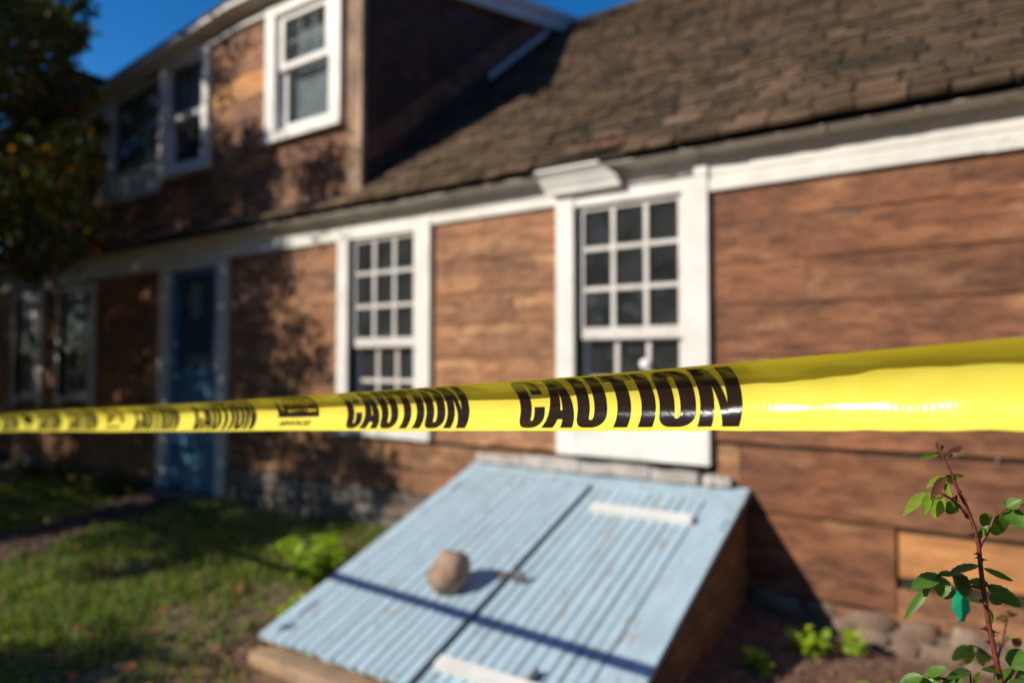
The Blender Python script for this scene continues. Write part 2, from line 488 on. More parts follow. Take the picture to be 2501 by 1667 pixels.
# --- wall to the left of the blue door
rows(-7.80, -6.54, [.10, .36, .62, .88, 1.12, 1.38, 1.62, 1.86, 2.10], WOOD_TAN, {1: [-7.1], 4: [-6.9]}, gap=.004)
rows(-9.03, -8.66, [.70, .92, 1.14, 1.38, 1.62, 1.86, 2.10], WOOD_TAN, gap=.004)
rows(-9.84, -7.80, [.10, .30, .50, .74], WOOD_TAN, {0: [-8.6], 1: [-8.9], 2: [-8.2]}, gap=.004)
rows(-11.5, -9.84, [.10, .36, .62, .88, 1.12, 1.38, 1.62, 1.86, 2.10], WOOD_TAN, gap=.004)

# --- dark backing behind the boards, and dark rooms behind the panes
core = M()
yb, yc = D+.027, D+.09
for a, b, z0, z1 in [(-11.5,-9.80,-.1,2.3), (-9.06,-8.62,-.1,2.3), (-7.83,-6.40,-.1,2.3), (-5.58,-3.90,-.1,2.3), (-3.25,-1.98,-.1,2.3), (-1.33,1.7,-.1,2.3),
                     (-9.80,-9.06,-.1,.78), (-9.80,-9.06,2.0,2.3), (-8.62,-7.83,-.1,.80), (-8.62,-7.83,2.0,2.3), (-6.40,-5.58,2.07,2.3), (-6.40,-5.58,-.1,.06), (-3.90,-3.25,-.1,.80), (-3.90,-3.25,2.13,2.3), (-1.98,-1.33,-.1,.80), (-1.98,-1.33,2.13,2.3)]:
    core.box(a, b, yb, yc, z0, z1)
for a, b, z0, z1 in [(-9.1,-7.50,2.4,4.0), (-6.60,-6.53,2.4,4.05), (-5.80,-4.85,2.4,4.12), (-4.10,-3.80,2.4,4.12), (-7.50,-6.60,2.4,3.11), (-6.53,-5.80,2.4,3.02), (-4.85,-4.10,2.4,3.07)]:
    core.box(a, b, yb, yc, z0, z1)
core.box(-9.1, -9.0, yc, 6.4, 2.4, 4.75)
core.box(-11.5, -11.4, yc, 9.6, -.1, 2.4); core.box(1.6, 1.7, yc, 9.6, -.1, 2.4); core.box(-11.4, 1.6, 9.5, 9.6, -.1, 2.4)
build('wall_core', core, DARK, house)
rm = M()
rm.box(-11.35, 1.55, 5.6, 5.7, .02, 2.28); rm.box(-11.35, 1.55, yc+.01, 5.6, -.03, .02); rm.box(-11.35, 1.55, yc+.01, 5.6, 2.285, 2.33)
rm.box(-9.0, -3.86, 5.3, 5.4, 2.45, 4.3)
for xx in (-7.2, -4.9, -2.65): rm.box(xx, xx+.08, yc+.01, 5.6, .02, 2.28)
build('room', rm, ROOM, house)

# --- frieze boards and soffit
fz = [(-11.5, -5.45, 2.095, 2.19), (-5.45, -4.03, 2.125, 2.21), (-3.115, -2.118, 2.147, 2.215), (-1.193, .02, 2.104, 2.228), (.02, 1.7, 2.10, 2.226)]
for a, b, z0, z1 in fz:
    mm = (z0+z1)/2
    m = M().box(a, b, D-.026, D+.02, z0, mm-.004).box(a, b, D-.016, D+.02, mm-.004, mm+.022).box(a, b, D-.021, D+.02, mm+.022, z1)
    build('frieze_board', m, WHITE_OLD, house)
for a, b in ((-11.5, -5.3), (-5.3, -1.9), (-1.9, 1.7)):
    build('frieze_board', M().box(a+.001, b-.001, D-.008, D+.024, 2.195 if a < -1.95 else 2.215, 2.305), WHITE, house)
for a, b in ((-11.5,-7.4), (-7.4,-4.6), (-4.6,-2.9), (-2.9,-1.21), (-1.21,-.60), (-.60,1.7)):
    dz = random.uniform(-.003, .003)
    build('soffit_board', M().prism([(3.462, 2.304+dz), (D+.03, 2.284+dz), (D+.03, 2.292+dz), (3.462, 2.309+dz)], a+.004, b-.004, 'x'), SOFFIT, house)

# --- windows
def bars(m, x0, x1, z0, z1, cols, rws, y0, y1, w):
    """muntins of a sash; returns pane rectangles"""
    pw = (x1-x0-w*(cols-1))/cols; ph = (z1-z0-w*(rws-1))/rws
    for c in range(1, cols):
        xa = x0+c*pw+(c-1)*w; m.prism([(xa, z0), (xa+w, z0), (xa+w, z1), (xa, z1)], y0, y1)
    for r in range(1, rws):
        za = z0+r*ph+(r-1)*w
        for c in range(cols):
            xa = x0+c*(pw+w); m.box(xa, xa+pw, y0+.002, y1, za, za+w)
    return [(x0+c*(pw+w), x0+c*(pw+w)+pw, z0+r*(ph+w), z0+r*(ph+w)+ph) for r in range(rws) for c in range(cols)]

def sash(win, x0, x1, z0, z1, y, st, top, bot, cols, rws, mw, mat, glass=True):
    """one sash as sub-parts of the window: frame with muntins, and each pane"""
    m = M(); t = .026
    m.box(x0, x0+st, y, y+t, z0, z1); m.box(x1-st, x1, y, y+t, z0, z1)
    m.box(x0+st, x1-st, y+.001, y+t, z0, z0+bot); m.box(x0+st, x1-st, y+.001, y+t, z1-top, z1)
    ps = bars(m, x0+st, x1-st, z0+bot, z1-top, cols, rws, y+.003, y+t-.004, mw)
    build('sash', m, mat, win)
    for a, b, c, d in ps:
        tl = random.uniform(-.004, .004)
        g = M().add([(a-.003, y+.018+tl, c-.003), (b+.003, y+.018-tl*.5, c-.003), (b+.003, y+.018-tl, d+.003), (a-.003, y+.018+tl*.3, d+.003),
                     (a-.003, y+.021+tl, c-.003), (b+.003, y+.021-tl*.5, c-.003), (b+.003, y+.021-tl, d+.003), (a-.003, y+.021+tl*.3, d+.003)],
                    [(0,1,2,3), (7,6,5,4), (0,4,5,1), (1,5,6,2), (2,6,7,3), (3,7,4,0)])
        build('pane', g, GLASS, win)

def colonial_window(x0, x1, zb, zt, sill, cas=.14, mat=WHITE, smat=WHITE_SASH, label=None):
    """nine over six sash window with flat casings"""
    i0, i1 = x0+cas, x1-cas
    m = M()
    m.box(x0, i0, D-.035, D+.03, zb, zt).box(i1, x1, D-.035, D+.03, zb, zt)
    m.box(x0+.018, i0-.02, D-.043, D-.035, sill, zt-.01)       # raised face of the left casing
    m.box(i0, i1, D-.033, D+.03, zt-.07, zt)
    m.box(i0-.012, i0, D-.035, D+.09, sill, zt-.07).box(i1, i1+.012, D+.03, D+.09, sill, zt-.07)  # jambs
    m.box(i0, i1, D-.03, D+.09, sill-.05, sill)
    win = build('window', m, mat, house)
    if label: win['label'] = label
    top = zt-.07
    mid = 1.335+(sill-.82)*.4
    sash(win, i0+.002, i1-.002, mid, top, D-.004, .030, .030, .066, 3, 3, .026, smat)
    sash(win, i0+.004, i1-.004, sill+.002, mid+.03, D+.034, .04, .042, .06, 3, 2, .026, smat)
    return win
w1 = colonial_window(-2.115, -1.193, .668, 2.19, .835)
w2 = colonial_window(-4.03, -3.113, .672, 2.19, .78)
w6 = colonial_window(-8.66, -7.80, .74, 2.06, .84, .10, WHITE_OLD)
w7 = colonial_window(-9.84, -9.03, .70, 2.06, .82, .10, WHITE_OLD)
for w in (w1, w2, w6, w7):
    pass
build('apron', M().box(-1.976, -1.334, D-.034, D+.024, .668, .784), WHITE, w1)
build('apron', M().box(-3.891, -3.252, D-.030, D+.024, .675, .73), WHITE, w2)
build('casing_cap', M().box(-1.262, -1.192, D-.04, D+.01, 2.191, 2.236), WHITE, w1)
# broken crown moulding left over the large window
prof = [(D-.036, 2.192), (D-.086, 2.198), (D-.090, 2.228), (D-.100, 2.234), (D-.106, 2.250), (D-.124, 2.286), (D-.148, 2.314), (D-.158, 2.317), (D-.158, 2.331), (D-.01, 2.31), (D-.01, 2.192)]
m = M()
n = len(prof); vs = []
for (xl, xr) in [(0, 0)]:
    left = [(-2.115-(D-.03-y)*.75, y, z) for y, z in prof]; right = [(-1.672-.02*(z-2.196)/.12-.06*max(0, (z-2.25))/.06, y, z) for y, z in prof]
vs = left+right
m.add(vs, [list(range(n))[::-1], list(range(n, 2*n))]+[(i, (i+1) % n, (i+1) % n+n, i+n) for i in range(n)])
build('crown_moulding', m, WHITE, w1)
# flat white disc standing in for a sun glint on the lower sash of the large window
glint_m = M()
for i in range(7):
    a0 = pi*i/6
    for j in range(12):
        b = 2*pi*j/12; glint_m.v.append((.030*sin(a0)*cos(b), -.011*cos(a0), .030*sin(a0)*sin(b)))
for i in range(6):
    for j in range(12):
        glint_m.f.append((i*12+j, i*12+(j+1) % 12, (i+1)*12+(j+1) % 12, (i+1)*12+j)); glint_m.mi.append(0)
build('glint_disc', glint_m, GLINT, w1, (-1.577, D+.026, 1.196), (0,0,0), smooth=True)

def dormer_window(x0, x1, zb, zt, mid, cas, gl_in, grille=False, blind=False, mat=WHITE):
    i0, i1 = x0+cas, x1-cas
    m = M()
    m.box(x0, i0, D-.04, D+.03, zb+.05, zt).box(i1, x1, D-.04, D+.03, zb+.05, zt).box(i0, i1, D-.038, D+.03, zt-cas*.8, zt)
    m.box(x0-.015, x1+.015, D-.062, D+.03, zb, zb+.05)
    m.box(i0, i1, D-.03, D+.09, zb+.05, zb+.085)
    m.box(i0-.01, i0, D+.03, D+.09, zb+.05, zt).box(i1, i1+.01, D+.03, D+.09, zb+.05, zt)
    win = build('window', m, mat, house)
    sash(win, i0+.003, i1-.003, mid, zt-cas*.8, D-.006, gl_in, .05, .05, 1, 1, .03, mat)
    sash(win, i0+.005, i1-.005, zb+.087, mid+.03, D+.032, gl_in, .04, .065, 1, 1, .03, mat)
    if grille:
        g = M(); a, b = i0+gl_in, i1-gl_in; c, d = mid+.05, zt-cas*.8-.05
        for k in (1, 2): g.box(a+(b-a)*k/3-.008, a+(b-a)*k/3+.008, D+.022, D+.028, c, d)
        g.box(a, b, D+.0225, D+.0275, (c+d)/2-.008, (c+d)/2+.008)
        build('grille', g, WHITE_SASH, win)
    if blind == 2: build('pane_backing', M().box(i0+.01, i1-.01, D+.10, D+.104, mid, zt-.05), plain('pale_pane_reflection', (.34,.40,.40), .9), win)  # tinted sheet added as the pale sky reflection in the upper pane
    elif blind: build('blind', M().box(i0+.01, i1-.01, D+.10, D+.104, zb+.09, zt-.09), BLIND, win)  # grey blind below; its upper part imitates sky reflected in the pane
    return win
w3 = dormer_window(-4.925, -4.012, 3.010, 4.165, 3.605, .125, .075, True, True)
w4 = dormer_window(-6.565, -5.755, 2.955, 4.125, 3.50, .09, .05, True, 2)
m = M().box(-7.66, -7.475, D-.04, D+.03, 2.86, 4.04).box(-7.475, -6.585, D-.03, D+.03, 3.99, 4.04).box(-7.475, -6.585, D-.02, D+.03, 2.86, 3.10).box(-7.475, -6.585, D-.035, D+.03, 3.10, 3.13)
w5 = build('window', m, WHITE_OLD, house); w5['label'] = 'wide dark window with a single large pane'
build('pane_backing', M().box(-7.40, -6.60, D+.07, D+.074, 3.12, 4.0), plain('slate_pane_reflection', (.10,.15,.21), .9), w5)  # bluish sheet added to imitate a reflection in the wide pane
build('pane', M().box(-7.474, -6.586, D+.012, D+.016, 3.131, 3.989), GLASS, w5)

# --- blue door with a large pane
m = M()
m.box(-6.535, -6.385, D-.03, D+.03, .02, 2.09).box(-5.592, -5.448, D-.03, D+.03, .0, 2.12).box(-6.385, -5.592, D-.02, D+.03, 2.065, 2.12)
fr_ = build('door_frame', m, WHITE_OLD, house)
m = M(); x0, x1 = -6.383, -5.595; y0, y1 = D+.012, D+.055
m.box(x0, x0+.11, y0, y1, .05, 2.06).box(x1-.09, x1, y0, y1, .05, 2.06).box(x0+.11, x1-.09, y0+.001, y1, 2.0, 2.06).box(x0+.11, x1-.09, y0+.001, y1, 1.03, 1.15)
m.box(x0+.11, x1-.09, y0+.001, y1, .05, .27).box(x0+.11, x1-.09, y0+.016, y1-.01, .27, 1.03)
m.box(x0+.16, x1-.14, y0+.008, y0+.016, .33, .97)
door = build('door', m, BLUE_DOOR, house)
build('pane', M().box(x0+.108, x1-.088, y0+.02, y0+.024, 1.148, 2.002), GLASS, door)
build('handle', M().tube([(x1-.05, y0, 1.0), (x1-.05, y0-.045, 1.0)], [.012, .012]).tube([(x1-.05, y0-.045, 1.0), (x1-.05, y0-.075, 1.0)], [.026, .018]), METAL, door)
build('pane_backing', M().box(x0+.115, x1-.095, y0+.044, y0+.047, 1.16, 1.995), plain('door_curtain', (.08,.20,.28), .9), door)
build('paper', M().box(-6.10, -5.93, y0+.03, y0+.033, 1.62, 1.94), WHITE_OLD, door)
build('door_step', M().box(-6.5, -5.5, D-.22, D-.002, -.06, .04), WOOD_GREY, house)

# --- dormer front wall and side wall
rows(-5.75, -4.93, [2.40, 2.62, 2.80], WOOD_DORM, {0: [-5.2]}, gap=.003)
rows(-4.93, -3.935, [2.45, 2.60, 2.78, 3.008], WOOD_DORM, {1: [-4.4]}, gap=.003)
rows(-5.75, -4.93, [2.80, 3.03, 3.26, 3.49], WOOD_DORM, {}, gap=.003)
board(-5.75, -4.93, 3.49, 3.70, WOOD_NEW)
rows(-5.75, -4.93, [3.70, 3.92, 4.12], WOOD_DORM, {}, gap=.003)
rows(-4.010, -3.935, [3.01, 3.4, 3.8, 4.13], WOOD_DORM, gap=.003)
rows(-6.66, -6.57, [2.87, 3.4, 4.03], WOOD_DORM)
rows(-9.0, -5.75, [2.40, 2.62, 2.86], WOOD_DORM, {0: [-7.5], 1: [-6.6]}, gap=.003)
rows(-9.0, -7.68, [2.86, 3.1, 3.35, 3.6, 3.8, 3.99], WOOD_DORM, gap=.003)
rows(-6.57, -5.75, [2.862, 2.953], WOOD_DORM)
build('corner_board', M().box(-3.933, -3.862, D-.028, D+.02, 2.46, 4.12), WOOD_CORNER, house)
build('corner_board', M().box(-3.860, -3.788, D-.026, D+.02, 2.47, 4.12), WOOD_CORNER, house)
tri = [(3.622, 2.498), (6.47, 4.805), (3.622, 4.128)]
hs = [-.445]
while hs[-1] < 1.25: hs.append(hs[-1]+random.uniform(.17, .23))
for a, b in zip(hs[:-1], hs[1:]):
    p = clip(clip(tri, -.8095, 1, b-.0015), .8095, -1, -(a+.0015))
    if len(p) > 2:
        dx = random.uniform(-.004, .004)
        build('board', M().prism(p, -3.815, -3.79+dx*2, 'x'), WOOD_RED if int(a*37) % 3 == 0 else WOOD_SIDE_SHADE, house)
st_ = [(5.17, 3.842), (6.18, 4.66), (6.18, 4.725), (5.17, 3.907)]
build('flashing_strip', M().prism(st_, -3.786, -3.762, 'x'), WHITE_OLD, house)

# --- dormer roof
def sag(x): return min(0.0, .104*(x+5.3))
def slab(m, xs, pts):
    """loft a closed (y,z) profile along x with the sag of the old eave"""
    o = len(m.v); n = len(pts)
    for x in xs: m.v += [(x, y, z+sag(x)) for y, z in pts]
    for i in range(len(xs)-1):
        for k in range(n):
            m.f.append((o+i*n+k, o+(i+1)*n+k, o+(i+1)*n+(k+1) % n, o+i*n+(k+1) % n)); m.mi.append(0)
    m.f.append([o+k for k in range(n)]); m.f.append([o+(len(xs)-1)*n+k for k in range(n)][::-1]); m.mi += [0, 0]
    return m
XS = [-9.1, -8.2, -7.3, -6.4, -5.3, -4.5, -3.721]
XS2 = [-9.1, -8.2, -7.3, -6.4, -5.3, -4.5, -3.792]
build('dormer_roof', slab(M(), XS, [(3.43, 4.262), (6.72, 5.045), (6.72, 5.075), (3.43, 4.290)]), SHINGLE, house)
build('fascia', slab(M(), XS2, [(3.44, 4.222), (3.462, 4.222), (3.462, 4.2655), (3.44, 4.2615)]), WHITE_OLD, house)
build('dormer_soffit', slab(M(), XS2, [(3.4625, 4.224), (D+.02, 4.176), (D+.02, 4.188), (3.4625, 4.238)]), SOFFIT, house)
build('dormer_frieze', slab(M(), [x if x > -9 else -9.0 for x in XS2], [(D-.03, 4.112), (D+.02, 4.112), (D+.02, 4.171), (D-.03, 4.176)]), WHITE_OLD, house)
rk = M().prism([(3.44, 4.09), (6.43, 4.797), (6.75, 5.02), (6.75, 5.066), (3.44, 4.276)], -3.79, -3.735, 'x')
rk.prism([(3.43, 4.215), (6.72, 4.997), (6.75, 5.072), (3.43, 4.286)], -3.735, -3.715, 'x')
build('rake_board', rk, WHITE_OLD, house)

# --- main roof: deck and shingles
TH = math.atan(.8095); CT, ST = cos(TH), sin(TH)
def rz(y): return 2.352+.8095*(y-3.44)
roof = build('roof', M().prism([(3.45, rz(3.45)-.028), (6.74, rz(6.74)-.028), (9.9, rz(3.6)), (9.9, rz(3.6)+.03), (6.74, rz(6.74)), (3.45, rz(3.45))], -11.6, 1.8, 'x'), DARK, house)
EXPO = .096
cand = []
for r in range(44):
    x = -3.86+random.uniform(0, .2)
    if r == 0: x = -11.5
    while x < 1.75:
        w = random.choice((.11, .14, .17, .2, .22))
        v = r*EXPO - .03 + random.uniform(-.012, .012)*(r > 0) + .012*sin(x*2.3+r)*(r > 0)
        if r == 0 and -2.28 < x+w/2 < -1.66: v += .042          # broken edge over the cap moulding
        cand.append((x+w/2, v, w, r)); x += w+random.uniform(.006, .020)
fwd = Vector((-sin(radians(34.31)), cos(radians(34.31)), 0))
side = Vector((cos(radians(34.31)), sin(radians(34.31)), 0))
def onview(p):
    d = p.dot(fwd); return d > 0 and abs(p.dot(side)/d) < .76
def sp(x, v): return Vector((x, 3.44+v*CT, rz(3.44)+v*ST+.002))
def hidden(x, v): return x < -3.75 and v > .14
cand = [c for c in cand if not hidden(c[0], c[1]) and not (-1.86 < c[0] < -1.62 and c[3] == 1)]
cand.sort(key=lambda c: (0 if onview(sp(c[0], c[1])) else 1, (sp(c[0], c[1])-Vector((0,0,1.2))).length))
def shingle_geo(w, rnd):
    """wedge with a ragged butt, local: x across, y up the slope, z off the roof"""
    L = .175; t = .019
    k = 3
    top = []; vs = []
    for i in range(k+1):
        x = -w/2+w*i/k; yj = rnd.uniform(-.006, .006)
        vs += [(x, yj, 0), (x, yj, t+rnd.uniform(-.005, .006)), (x, L, .003), (x, L, 0)]
    fs = []
    for i in range(k):
        o = i*4; p = o+4
        fs += [(o, p, p+1, o+1), (o+1, p+1, p+2, o+2), (o+2, p+2, p+3, o+3)]
    fs += [(0, 1, 2, 3), (k*4+3, k*4+2, k*4+1, k*4)]
    return vs, fs
meshes = {}
rnd = random.Random(5)
for w in (.11, .14, .17, .2, .22):
    meshes[w] = []
    for q in range(3):
        me = bpy.data.meshes.new('shingle'); vs, fs = shingle_geo(w, rnd); me.from_pydata(vs, [], fs); me.materials.append(SHINGLE); meshes[w].append((me, vs, fs))
rest = M(); cnt = 0
for x, v, w, r in cand:
    p = sp(x, v); me, vs, fs = rnd.choice(meshes[w])
    wild = 1.0 if not (-2.5 < x < -1.3 and v < .5) else 2.6
    tilt = .034+rnd.uniform(-.022, .03)*wild; yaw = rnd.uniform(-.02, .02)*wild
    # tilt lifts the butt: rotate about the upper end
    p = p + Vector((0, -ST, CT))*(tilt*.16)
    if cnt < 300 and onview(p):
        inst('shingle', me, p, (TH-tilt, rnd.uniform(-.02, .02)*wild, yaw), parent=roof); cnt += 1
    else:
        R = Matrix.Rotation(yaw, 4, 'Z') @ Matrix.Rotation(TH-tilt, 4, 'X')
        rest.add([p + (R @ Vector(q)) for q in vs], fs)
rs = build('shingles', rest, SHINGLE, roof); tag(rs, kind='stuff')
build('ridge_board', M().prism([(6.60, rz(6.60)+.012), (6.74, rz(6.74)+.012), (6.88, rz(6.60)+.012), (6.88, rz(6.60)+.03), (6.74, rz(6.74)+.035), (6.60, rz(6.60)+.03)], -3.7, 1.8, 'x'), SHINGLE, roof)
# a torn flap of red underlayment near the eave
build('torn_flap', M().add([(-1.88, 3.452, rz(3.45)+.022), (-1.64, 3.450, rz(3.45)+.018), (-1.66, 3.56, rz(3.56)+.02), (-1.84, 3.545, rz(3.545)+.03),
      (-1.88, 3.452, rz(3.45)+.018), (-1.64, 3.450, rz(3.45)+.014), (-1.66, 3.56, rz(3.56)+.016), (-1.84, 3.545, rz(3.545)+.026)],
      [(0,1,2,3), (7,6,5,4), (0,4,5,1), (1,5,6,2), (2,6,7,3), (3,7,4,0)]), plain('red_underlay', (.20,.065,.033), .9), roof)

# --- foundation
for a, b, z0, z1 in ((-5.445,-4.3,.145,.30), (-4.3,-2.75,.12,.30), (-5.445,-3.6,-.08,.14), (-3.6,-2.75,-.10,.115)):
    board(a, b, z0, z1, WOOD_GREY, 'foundation_board', D-.018, .04, .012, 6, .006)
board(-9.84, -6.54, -.08, .098, WOOD_GREY, 'foundation_board', D-.012, .035, .01, 8)
fd = build('foundation', M().box(-1.2, 1.7, D-.004, D+.3, -.3, .005), MORTAR, house)
def lump(rx, ry, rz_, seed, k=.22, n=8, mrings=5, fq=1.6, pw=1.0):
    m = M(); rr = random.Random(seed); off = Vector((rr.uniform(0,50), rr.uniform(0,50), rr.uniform(0,50)))
    rings = [pi*(i+.5)/(mrings) for i in range(mrings)]
    def pt(a, b):
        d = Vector((sin(a)*cos(b), sin(a)*sin(b), cos(a)))
        s = 1+k*mnoise.noise(d*fq+off)
        if pw != 1.0: d = Vector([math.copysign(abs(q)**pw, q) for q in d])
        return (d.x*rx*s, d.y*ry*s, d.z*rz_*s)
    m.v.append(pt(0.001, 0))
    for a in rings:
        for j in range(n): m.v.append(pt(a, 2*pi*j/n))
    m.v.append(pt(pi-.001, 0))
    for j in range(n): m.f.append((0, 1+j, 1+(j+1) % n))
    for i in range(mrings-1):
        for j in range(n): m.f.append((1+i*n+j, 1+(i+1)*n+j, 1+(i+1)*n+(j+1) % n, 1+i*n+(j+1) % n))
    e = 1+(mrings-1)*n
    for j in range(n): m.f.append((e+j, len(m.v)-1, e+(j+1) % n))
    m.mi = [0]*len(m.f)
    return m
k = 0
for row, zc in enumerate((.015, -.065, -.15)):
    x = -1.0 + .09*row
    while x < 1.5:
        w = random.choice((.10, .16, .24, .34))
        o = build('stone', lump(w*.50, .024, random.uniform(.034, .046), k, .34, 10, 7, 2.2, .55), STONE, fd, (x+w/2, D+.010-row*.006, zc+random.uniform(-.014, .014)), (0, random.uniform(-.12, .12), random.uniform(-.1, .1)), smooth=True)
        k += 1; x += w+random.uniform(.0, .03)
for a, b, z0, z1 in ((-2.72, -2.35, .562, .640), (-2.35, -1.95, .558, .652), (-1.95, -1.52, .560, .645), (-1.52, -1.25, .556, .640), (-1.235, -1.08, .560, .628)):
    board(a, b, z0, z1, LEDGE, 'ledge', D-.05+random.uniform(-.008, .008), .048, .014, 6, .008, .02)
# nail heads that glint on the boards
for x, z in ((-.545, 1.905), (-.525, 1.908), (-.495, 1.912), (.035, .79)):
    o = build('nail', lump(.009, .006, .009, 3, 0), METAL, house, (x, D-.004, z), (0,0,0), smooth=True)

# ================================================================== CELLAR HATCH
LA = radians(20)
hatch = empty('cellar_hatch', (-1.87, 2.8, -.05))
tag(hatch, 'sloping pale blue plank cellar hatch below the large window', 'cellar hatch')
LR = (LA, 0, 0); LO = Vector((-1.87, 3.6, .565))
def lidp(x, v, h=0):
    return Vector((x, 3.6-v*cos(LA)-h*sin(LA), .565-v*sin(LA)+h*cos(LA)))
def lid_box(name, x0, x1, v0, v1, h0, h1, mat, parent, seg=1, jag=0.0):
    cx, cv = (x0+x1)/2, (v0+v1)/2
    m = M(); a, b = x0-cx, x1-cx; c, d = -(v1-cv), -(v0-cv)
    if seg == 1 and jag == 0: m.box(a, b, c, d, h0, h1)
    else:
        e = .0
        j = [random.uniform(0, jag) for _ in range(2)]
        bw = .003     # eased long edges
        pr = [(a, h0), (b, h0), (b, h1-bw), (b-bw, h1), (a+bw, h1), (a, h1-bw)]
        o = len(m.v)
        n = len(pr); vs = [(x, c+random.uniform(0, jag), z) for x, z in pr] + [(x, d, z) for x, z in pr]
        m.add(vs, [list(range(n))[::-1], list(range(n, 2*n))] + [(i, (i+1) % n, (i+1) % n+n, i+n) for i in range(n)])
    return build(name, m, mat, parent, lidp(cx, cv), LR)
lid_box('header_board', -2.745, -.995, .004, .112, -.03, .004, BLUE_LID, hatch, 2, .003)
for (xa, xb, sa, sb) in ((-2.745, -1.846, 'l', None), (-1.816, -.995, None, 'r')):
    leaf = lid_box('door_leaf', xa+.003, xb-.003, .125, 1.70, -.045, -.024, DARK, hatch)
    p0, p1 = xa, xb
    if sa: lid_box('stile', xa, xa+.10, .118, 1.722, -.0235, .001, BLUE_LID, leaf, 2, .006); p0 = xa+.104
    else: lid_box('stile', xb-.178, xb, .150, 1.722, -.0235, .001, BLUE_LID, leaf, 2, .006); p1 = xb-.182
    k = 13 if sa else 11
    ws = [random.uniform(.80, 1.2) for _ in range(k)]; tot = sum(ws); x = p0
    for w in ws:
        dx = (p1-p0)*w/tot
        lid_box('plank', x+random.uniform(.0010, .0048), x+dx-random.uniform(.0010, .0048), (.118 if sa else .140)+random.uniform(0, .006), 1.725-random.uniform(0, .012), -.0235, random.uniform(-.0015, .0012), BLUE_LID, leaf, 2, .006)
        x += dx
    if not sa: lid_box('end_rail', -1.818, -.995, .116, .146, -.0235, .001, BLUE_LID, leaf)
for va, vb, xa, xb in ((.352, .402, -1.712, -1.168), (1.560, 1.612, -1.785, -1.20)):
    lid_box('batten', xa, xb, va, vb, .002, .034, WHITE, hatch, 2, .002)
lt = lid_box('latch', -1.90, -1.845, .985, 1.01, .003, .010, METAL, hatch)
m = M().tube([(-.0, .012, 0), (.03, .012, .035), (.055, .0, .035), (.06, -.01, 0)], [.006]*4, 6).box(-.05, .0, -.02, .02, 0, .006).box(.045, .105, -.018, .018, 0, .007)
m.box(.085, .10, -.01, .01, .007, .05)
build('hasp', m, METAL, lt, lidp(-1.835, 1.02, .003), LR)
for xa, v in ((-2.70, .26), (-2.70, 1.45), (-1.07, .30), (-1.07, 1.52)):
    lid_box('hinge', xa, xa+.045, v, v+.11, .002, .008, BLUE_LID, hatch)
lid_box('staple', -1.39, -1.375, 1.49, 1.54, .001, .03, METAL, hatch)
hside = [(3.596, .50), (3.596, -.12), (2.02, -.24), (2.02, -.062)]
for xs, ww in ((-1.035, .022), (-2.715, .022)):
    for a, b in ((-.3, .02), (.02, .22), (.22, .42), (.42, .62)):
        p = clip(clip(hside, 0, 1, b-.002), 0, -1, -(a+.002))
        if len(p) > 2: build('side_board', M().prism(p, xs, xs+ww+random.uniform(0, .003), 'x'), WOOD_HATCH, hatch)
build('curb', M().box(-2.735, -1.01, 1.925, 1.985, -.23, -.076).box(-2.70, -1.04, 1.9851, 2.06, -.23, -.082), WOOD_CURB, hatch)

# ================================================================== ROCK ON THE HATCH
rk = build('rock', lump(.086, .078, .104, 7, .26, 22, 16, 1.25, .86), ROCK, None, lidp(-2.05, 1.15, .078), (radians(-8), radians(38), radians(15)), smooth=True)
tag(rk, 'rounded brown rock lying on the pale blue hatch planks', 'rock')

# ================================================================== CAUTION TAPE
T0 = Vector((-.29804, .66760, 1.15806)); TD = Vector((-.98391, .16544, -.06747)).normalized()
TO = Vector((-.1658, -.9862, 0)); TO = (TO - TD*TO.dot(TD)).normalized()
TU = TD.cross(TO); TU = TU if TU.z > 0 else -TU
TW = .0830
def smooth(a, b, x):
    t = max(0, min(1, (x-a)/(b-a))); return t*t*(3-2*t)
def tape_pt(s, b, off=0.0):
    """s: metres along the tape to the left; b: metres across from the lower edge; off: towards the concave (viewer) side"""
    c = 1 + .19*smooth(.15, -.50, s) + .25*smooth(.9, 2.4, s)
    R = .0313*c
    ph = (-58 + 152*b/TW)*pi/180/c + (.035*sin(s*3.1) + .02*sin(s*9.7+1))*smooth(.1, .8, s)
    wob = .0006*sin(s*23+b*40) + .0009*mnoise.noise(Vector((s*9, b*30, 0)))*(1+1.6*smooth(.06, -.2, s)) + .0016*smooth(.02, -.22, s)*mnoise.noise(Vector((s*26, b*55, 3)))*abs(sin(s*17+b*30))
    r = R - off
    P = T0 + TD*s + TO*(R - r*cos(ph) + wob - (R*(1-cos(58*pi/180/c)) - .0313*(1-cos(58*pi/180)))) + TU*(r*sin(ph))
    P += TU*(R*sin(58*pi/180/c) - .0313*.848)
    P.z -= .0004*(s-.3)*(9-s)*0
    return P
